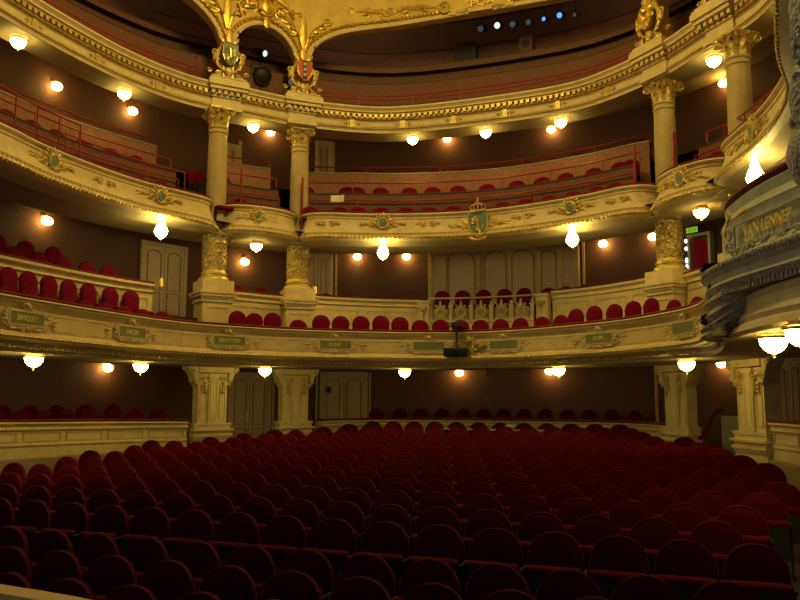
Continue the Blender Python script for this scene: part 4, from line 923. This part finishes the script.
def gallery_seat(label):
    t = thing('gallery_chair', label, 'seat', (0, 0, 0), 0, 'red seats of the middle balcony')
    obj('backrest', pad(MB(), .215, .17, .35, .55, .08, 0, 14, .06), 'velvetlit', t, 60)
    obj('seat', MB().bbox(-.21, .21, -.38, .0, .3, .38, .02), 'velvetlit', t, 0)
    obj('side_frame', MB().box(-.215, -.2, -.3, .04, 0, .3).box(.2, .215, -.3, .04, 0, .3), 'iron', t, 0)
    return t
gs0 = None
SEG = (('left side', -12.9, -6.6, -11), ('left box', -5.75, -4.75, -9), ('middle', -3.75, 3.6, 0), ('right box', 4.75, 5.75, 9), ('right side', 6.7, 9.8, 11))
for nm, a, b, _ in SEG:
    for rn, d, zt in (('front', -.5, 6.66), ('second', -1.5, 7.42), ('rear', -2.4, 8.14)):
        stp = .53; n = int((b - a) / stp)
        for i in range(n + 1):
            u = a + stp * i
            if nm == 'middle' and rn == 'front' and i == 0: pass
            p = B2.pos(u, d, zt - .72)
            if abs(px_of(p[0], p[1])) > .56: continue
            if rn == 'rear' and (nm.endswith('box')): continue
            nt = n + 1
            lab = f'red gallery seat in the {rn} row of the middle balcony, {nm}, {ORD[i + 1]} from left'
            nm2 = {'left side': 'left side', 'left box': 'left box', 'middle': 'centre', 'right box': 'right box', 'right side': 'right side'}[nm]
            lab = f'red seat, middle balcony {nm2}, {rn} row, {ORD[i + 1]} from the left'
            if gs0 is None: gs0 = gallery_seat(lab); gs0.location = p; gs0.rotation_euler = (0, 0, B2.rz(u))
            else: dup(gs0, p, B2.rz(u), lab)
# ---------------------------------------------------------------- lettered proscenium box on the right
XB = Path([(5.8, 6.2), (5.5, 6.85), (5.22, 7.5), (4.93, 8.15), (4.72, 8.8), (4.63, 9.4), (4.72, 10.0), (5.15, 10.45), (5.75, 10.6)][::-1])
E8 = XB.c[-1]
sgn = 1 if XB.at(E8 * .5)[2] < 0 else -1
pb = thing('stage_box', 'cream stage box in grey green light with gold lettering, bulging at the right edge', 'theatre box', (5.3, 8.4, 2.8))
def LB(mb): return mb.xform(lambda p: (p[0] - 5.3, p[1] - 8.4, p[2] - 2.8))
def sw(prof, m, name, par=pb, step=.12):
    return obj(name, LB(MB().sweep(XB, 0, E8, [(sgn * d, z) for d, z in prof], step, True, None, True)), m, par, 30)
sw([(-.3, 4.28), (-.36, 4.30), (-.52, 4.30), (-.52, 3.2), (-.3, 3.2), (-.02, 3.3), (.0, 3.32), (-.04, 3.36), (-.03, 3.42), (.01, 3.46), (.02, 3.5), (-.02, 3.54), (-.1, 3.57), (-.16, 3.62), (-.2, 3.7), (-.21, 3.72), (-.21, 4.02), (-.2, 4.04), (-.24, 4.08), (-.27, 4.14), (-.26, 4.2), (-.25, 4.24)], 'grey_coollit', 'box_front')
sw([(-.27, 4.28), (-.25, 4.31), (-.28, 4.35), (-.5, 4.35), (-.54, 4.3), (-.5, 4.27)], 'rail', 'handrail')
PFAR = [(-.0, 3.31), (-.03, 3.24), (.02, 3.18), (-.02, 3.1), (.04, 3.02), (.0, 2.95), (.07, 2.9), (.04, 2.86), (.07, 2.82), (-.5, 2.82), (-.5, 3.31)]
PNEAR = [(-.02, 3.31), (-.04, 3.27), (-.09, 3.24), (-.12, 3.22), (-.2, 3.2), (-.26, 3.19), (-.32, 3.18), (-.4, 3.18), (-.5, 3.18), (-.6, 3.18), (-.6, 3.31)]
crow = []
for i in range(61):
    x, y, nx, ny, tx, ty = XB.at(E8 * i / 60); nx *= sgn; ny *= sgn
    k = min(max((y - 8.2) / 1.0, 0), 1); k = k * k * (3 - 2 * k)
    crow.append([(x + nx * (a[0] * k + b[0] * (1 - k)), y + ny * (a[0] * k + b[0] * (1 - k)), a[1] * k + b[1] * (1 - k)) for a, b in zip(PFAR, PNEAR)])
obj('corbel', LB(MB().grid(crow, True, False, True)), 'carved_coollit', pb, 30)
obj('egg_course', LB(beads(XB, .05, E8 - .05, .015 * sgn, 3.5, .028, .06, 1.4)), 'carved_coollit', pb)
obj('dentil_course', LB(toothed(XB, .05, E8 - .05, 3.21, 3.27, -.1, -.04, .07)), 'carved_coollit', pb, 0)
def onbox(o, u, d, z):
    x, y, nx, ny, tx, ty = XB.at(u); nx *= sgn; ny *= sgn
    o.location = (x + nx * d - 5.3, y + ny * d - 8.4, z - 2.8); o.rotation_euler = (0, 0, atan2(-nx, ny) + pi); return o
# local -Y faces the hall
UT = [i * E8 / 400 for i in range(401)]
ut = min(UT, key=lambda u: (XB.at(u)[1] - 7.95) ** 2)
mb = MB(); rect_frame(mb, -.68, .68, -.13, .13, -.02, .022)
for s in (-1, 1):
    scroll(mb, s * .78, .06, .08, s, 1.3, .02, -.02); scroll(mb, s * .78, -.1, .07, -s, 1.3, .02, -.02)
pq = onbox(obj('name_panel', mb, 'grey_coollit', pb), ut, -.2, 3.8)
mb = MB()
for i in range(9):
    x = -.6 + .15 * i; leaf(mb, x, -.2, (.5 if i % 2 else pi - .5), .2, .08, -.03); mb.sphere((x, -.03, -.2), .03)
scroll(mb, -.3, -.2, .07, 1, 1.3, .02, -.04); scroll(mb, .3, -.2, .07, -1, 1.3, .02, -.04)
obj('leaf_swag', mb, 'carved_coollit', pq)
mb = MB()
leaf(mb, -.62, .2, .1, .3, .05, -.03); leaf(mb, -.8, .12, .9, .2, .06, -.03); leaf(mb, -.84, .0, 1.4, .2, .05, -.03); leaf(mb, .1, -.19, 0, .12, .035, -.06)
obj('gilt_spray', mb, 'gold', pq)
text('lettering', 'VAN LENNEP', .17, 'letter', pq, (-.01, -.03, -.005), ext=.006, sx=.86)
# carved pier of the proscenium at the right edge
pp = thing('proscenium_pier', 'carved proscenium pier in grey green light, cut by the right edge of the photo', 'pier', (6.4, 5.6, 0))
obj('pier_shaft', MB().box(-.35, 1.2, -1.2, .9, 0, 9), 'grey_coollit', pp, 0)
mb = MB().lathe([(r, z + .32) for r, z in ((.02, 3.02), (.16, 3.06), (.3, 3.2), (.42, 3.4), (.46, 3.55), (.43, 3.68), (.36, 3.74), (.4, 3.82), (.42, 4.0), (.38, 4.2), (.32, 4.32), (.36, 4.42), (.38, 4.6), (.34, 4.9), (.3, 5.2), (.28, 5.6))], 22, (-.82, .45, 0))
obj('carved_console', mb, 'carved_coollit', pp)
mb = MB(); random.seed(11)
for i in range(70):
    a = random.uniform(pi * .5, pi * 1.6); z = random.uniform(4.05, 5.6); k = len(mb.v); scroll(mb, 0, 0, random.uniform(.05, .1), random.choice((-1, 1)), 1.3, .02, -.0, random.uniform(0, 6), 10)
    R = .40 if z < 4.62 else .36
    for q in range(k, len(mb.v)):
        p = mb.v[q]; mb.v[q] = (-.82 + R * cos(a + p[0] / R) - p[1] * cos(a) * -1, .45 + R * sin(a + p[0] / R) + p[1] * sin(a), z + p[2])
obj('carved_scrolls', mb, 'grey_coollit', pp)

# ---------------------------------------------------------------- projector hung on the first balcony
x, y, _ = B1.pos(-.28, .38, 0)
pj = thing('projector', 'black video projector hanging on a rod in front of the lowest balcony', 'projector', (x, y, 3.1), .15)
obj('body', MB().bbox(-.27, .27, -.2, .2, -.09, .1, .025), 'blackgloss', pj, 0)
obj('lens', MB().lathe([(.07, 0), (.07, .04), (.055, .05), (.05, .02), (.001, .03)], 16).xform(lambda p: (p[0] - .02, -.2 - p[2], p[1])), 'black', pj)
obj('hanging_rod', MB().tube([(0, .02, .1), (0, .02, .58)], .022, 8), 'iron', pj)
obj('clamp', MB().bbox(-.14, .14, -.04, .62, .56, .6, .008).bbox(-.1, -.04, -.06, .06, .58, .66, .008).tube([(-.18, 0, .64), (.2, 0, .67)], .014, 6).bbox(.06, .12, -.03, .05, .58, .64, .006), 'iron', pj, 0)
obj('vent', MB().box(.13, .24, -.206, -.2, -.05, .06), 'iron', pj, 0)
x, y, _ = B1.pos(.32, -.05, 0)
o = obj('hanging_spotlight', MB().tube([(0, 0, 0), (0, 0, -.14)], .012, 6).lathe([(.02, -.12), (.05, -.14), (.055, -.22), (.04, -.23)], 12), 'iron'); o.location = (x, y, 2.84); tag(o, 'tiny dark spotlight hanging under the lowest balcony beside the projector', 'spotlight')

# ---------------------------------------------------------------- exit door, curtain and sign on the right of the first balcony
def owp(u, d, z): return OW.pos(u, d, z)
ex = thing('exit_sign', 'green lit exit sign over the curtained doorway on the right', 'sign', OW.pos(4.95, .05, 6.05), OW.rz(4.93))
obj('sign_case', MB().bbox(-.17, .17, -.05, .02, -.08, .08, .01), 'black', ex)
obj('sign_face', MB().box(-.15, .15, -.056, -.05, -.065, .065), 'exitsign', ex, 0)
mb = MB(); mb.sphere((-.06, -.06, .035), .014, 6, 4); mb.tube([(-.06, -.06, .02), (-.05, -.06, -.015), (-.075, -.06, -.05)], .01, 5); mb.tube([(-.05, -.06, -.015), (-.03, -.06, -.03), (-.03, -.06, -.05)], .008, 5); mb.tube([(-.085, -.06, .0), (-.06, -.06, .015), (-.03, -.06, .0)], .007, 5); mb.tube([(.02, -.06, 0), (.1, -.06, 0)], .01, 5); mb.tube([(.07, -.06, .03), (.1, -.06, 0), (.07, -.06, -.03)], .009, 5)
obj('running_figure', mb, 'white', ex)
u = 5.16; r = thing('curtain', 'crimson curtain hanging in the exit doorway on the right', 'curtain', OW.pos(u, .1, 4.0), OW.rz(u))
rows_ = []
for z in (0, .5, 1.0, 1.5, 1.78): rows_.append([(-.19 + .38 * i / 40, .022 * sin(i * 1.25) - .01, z) for i in range(41)])
obj('drape', MB().grid(rows_), 'curtain', r, 60)
obj('curtain_rod', MB().tube([(-.26, 0, 1.79), (.26, 0, 1.79)], .015, 6), 'brass', r)
k = MB().box(-.30, -.24, -.08, .08, 0, 1.86).box(.24, .31, -.08, .08, 0, 1.86).box(-.30, .31, -.08, .08, 1.86, 1.93)
r = obj('door_7', k, 'white', kind='structure', smooth=0); r.location = OW.pos(u, .1, 4.0); r.rotation_euler = (0, 0, OW.rz(u))
t = thing('bulb_strip', 'upright strip of glaring white bulbs left of the crimson curtain', 'lamp', OW.pos(4.79, .12, 4.0), OW.rz(4.79))
obj('strip_board', MB().box(-.09, .09, 0, .06, .55, 1.9), 'iron', t, 0)
for z in (.72, .88, 1.02, 1.18, 1.34, 1.62, 1.8): obj('bulb', MB().sphere((.02, -.03, z), .045, 8, 6, (.8, 1, 1.4 if z < 1.4 else 1)), 'striplight', t)
e2 = dup(ex, OW.pos(-4.9, .05, 6.16), OW.rz(-4.9), 'small green exit sign glimpsed above the door right of the left inner column'); e2.scale = (.8, .8, .7)
tag(ex, 'green lit exit sign over the curtained doorway on the right', 'sign')

# ---------------------------------------------------------------- bits and pieces
t = thing('control_table', 'dark narrow control table in front of the last row of stalls seats', 'table', (.35, 17.72, fz(17.72)))
obj('tabletop', MB().bbox(-1.35, 1.3, -.16, .16, .74, .775, .008), 'grey_coollit', t, 0)
for x in (-1.25, 1.2): obj('trestle', MB().box(x - .02, x + .02, -.14, .14, 0, .74), 'iron', t, 0)
o = obj('desk_lamp', MB().tube([(-.16, 0, .0), (-.15, 0, .05), (-.12, 0, .075), (.12, 0, .075)], [.014, .016, .02, .02], 8).lathe([(.05, 0), (.05, .012), (.02, .015)], 12, (-.16, 0, 0)), 'white'); o.location = (.62, 17.66, fz(17.72) + .776); tag(o, 'bent white desk lamp on the control table before the rear row', 'lamp')
o = obj('cup', MB().lathe([(.025, 0), (.035, .07), (.03, .07), (.022, .01)], 12), 'white'); o.location = (1.15, 17.66, fz(17.72) + .776); tag(o, 'small white cup on the control table right of the desk lamp', 'cup')
o = obj('brass_ornament', MB().lathe([(.02, 0), (.05, .02), (.055, .05), (.03, .075)], 12).tube([(0, 0, 0), (0, 0, -.5)], .01, 6), 'brass'); o.location = (-2.27, 17.8, 1.40); tag(o, 'small gold knob on a rod beside a rear stalls seat', 'knob')
p = B2.pos(-3.26, -.52, 6.72)
o = obj('white_cloth', MB().grid([[(-.16 + .32 * i / 8, -.14 - .02 * sin(i), -.09), (-.16 + .32 * i / 8, -.13, .06), (-.15 + .3 * i / 8, -.02, .1 + .01 * sin(i * 2))] for i in range(9)]), 'white'); o.location = (p[0], p[1], p[2] + .12); o.rotation_euler = (0, 0, B2.rz(-3.26)); tag(o, 'white cloth lying over a red seat at the left end of the middle balcony', 'cloth')
for u, d, l, h in ((-5.7, -1.15, 'dark equipment chest behind the balcony rail beside the leftmost column', 1.05),):
    t = thing('equipment_chest', l, 'chest', B2.pos(u, d, 5.94), B2.rz(u))
    obj('chest_body', MB().bbox(-.27, .27, -.2, .2, 0, h, .02), 'iron', t, 0)
    for i in range(4): obj('drawer', MB().bbox(-.24, .24, -.215, -.19, .08 + .23 * i, .28 + .23 * i, .006), 'shell', t, 0)
# low ochre barrier at the lower left corner, close to the camera
PB = Path([(-.6, 3.52), (.0, 3.5), (.78, 3.42), (1.4, 3.34), (2.2, 3.15), (3.0, 2.85), (3.6, 2.4)])
t = thing('pit_barrier', 'curved ochre barrier edge at the bottom left corner, before the front seats', 'barrier', (.3, 3.2, 0))
def LP(mb): return mb.xform(lambda p: (p[0] - .3, p[1] - 3.2, p[2]))
obj('barrier_wall', LP(MB().sweep(PB, 0, PB.c[-1], [(.02, 0), (.02, 1.04), (-.04, 1.04), (-.04, 0)], .15, True, None, True)), 'creamdark', t, 30)
obj('barrier_cap', LP(MB().sweep(PB, 0, PB.c[-1], [(.08, 1.04), (.09, 1.07), (.06, 1.1), (-.08, 1.1), (-.11, 1.07), (-.1, 1.04)], .15, True, None, True)), 'creamdark', t, 30)
# red carpet on the right side aisle with step lights at the row ends
obj('floor', MB().grid([[(5.3 if y < 9 else 5.8, y, fz(y) + .012), (6.05, y, fz(y) + .012)] for y in (2, 6.6, 6.602, 9, 12, 14.4)]), 'carpet', kind='structure', smooth=0)

# ---------------------------------------------------------------- camera, light, world
cam = D.cameras.new('camera'); co = D.objects.new('camera', cam); COL.objects.link(co)
from mathutils import Matrix
cam.sensor_width = 36; cam.lens = 779.17 / 800 * 36; cam.clip_start = .05
co.matrix_world = Matrix.Translation((4.38, 0, 2.15)) @ Matrix.Rotation(.3497, 4, 'Z') @ Matrix.Rotation(pi / 2 + .124, 4, 'X') @ Matrix.Rotation(.0022, 4, 'Z')
SC.camera = co
w = D.worlds.new('stage daylight'); SC.world = w; w.use_nodes = True
w.node_tree.nodes['Background'].inputs[0].default_value = (.55, .72, 1, 1); w.node_tree.nodes['Background'].inputs[1].default_value = .06
# the hall's big ceiling light, above the picture
l = D.lights.new('chandelier', 'POINT'); l.energy = 1000; l.color = (1, .74, .2); l.shadow_soft_size = .8
lo = D.objects.new('chandelier', l); COL.objects.link(lo); lo.location = (0, 10.5, 11.6)
for x, y in ((-3.2, 17.9), (3.2, 17.9), (-7.0, 13.0)):
    l = D.lights.new('gallery_house_light', 'POINT'); l.energy = 22; l.color = (1, .68, .3); l.shadow_soft_size = .12
    lo = D.objects.new('gallery_house_light', l); COL.objects.link(lo); lo.location = (x, y, 12.9)
# added unseen cool spot, stands in for stage daylight on the stage box and the proscenium pier
from mathutils import Vector
l = D.lights.new('added_cool_spot', 'SPOT'); l.energy = 120; l.color = (.88, .98, .92); l.shadow_soft_size = .3; l.spot_size = .75; l.spot_blend = .6
lo = D.objects.new('added_cool_spot', l); COL.objects.link(lo); lo.location = (-.5, .5, 5.5)
lo.rotation_euler = (Vector((5.3, 7.0, 4.1)) - Vector((-.5, .5, 5.5))).to_track_quat('-Z', 'Y').to_euler()
SC.view_settings.view_transform = 'Standard'; SC.view_settings.look = 'None'; SC.view_settings.gamma = 1; SC.view_settings.use_curve_mapping = False
SC.view_settings.exposure = 0
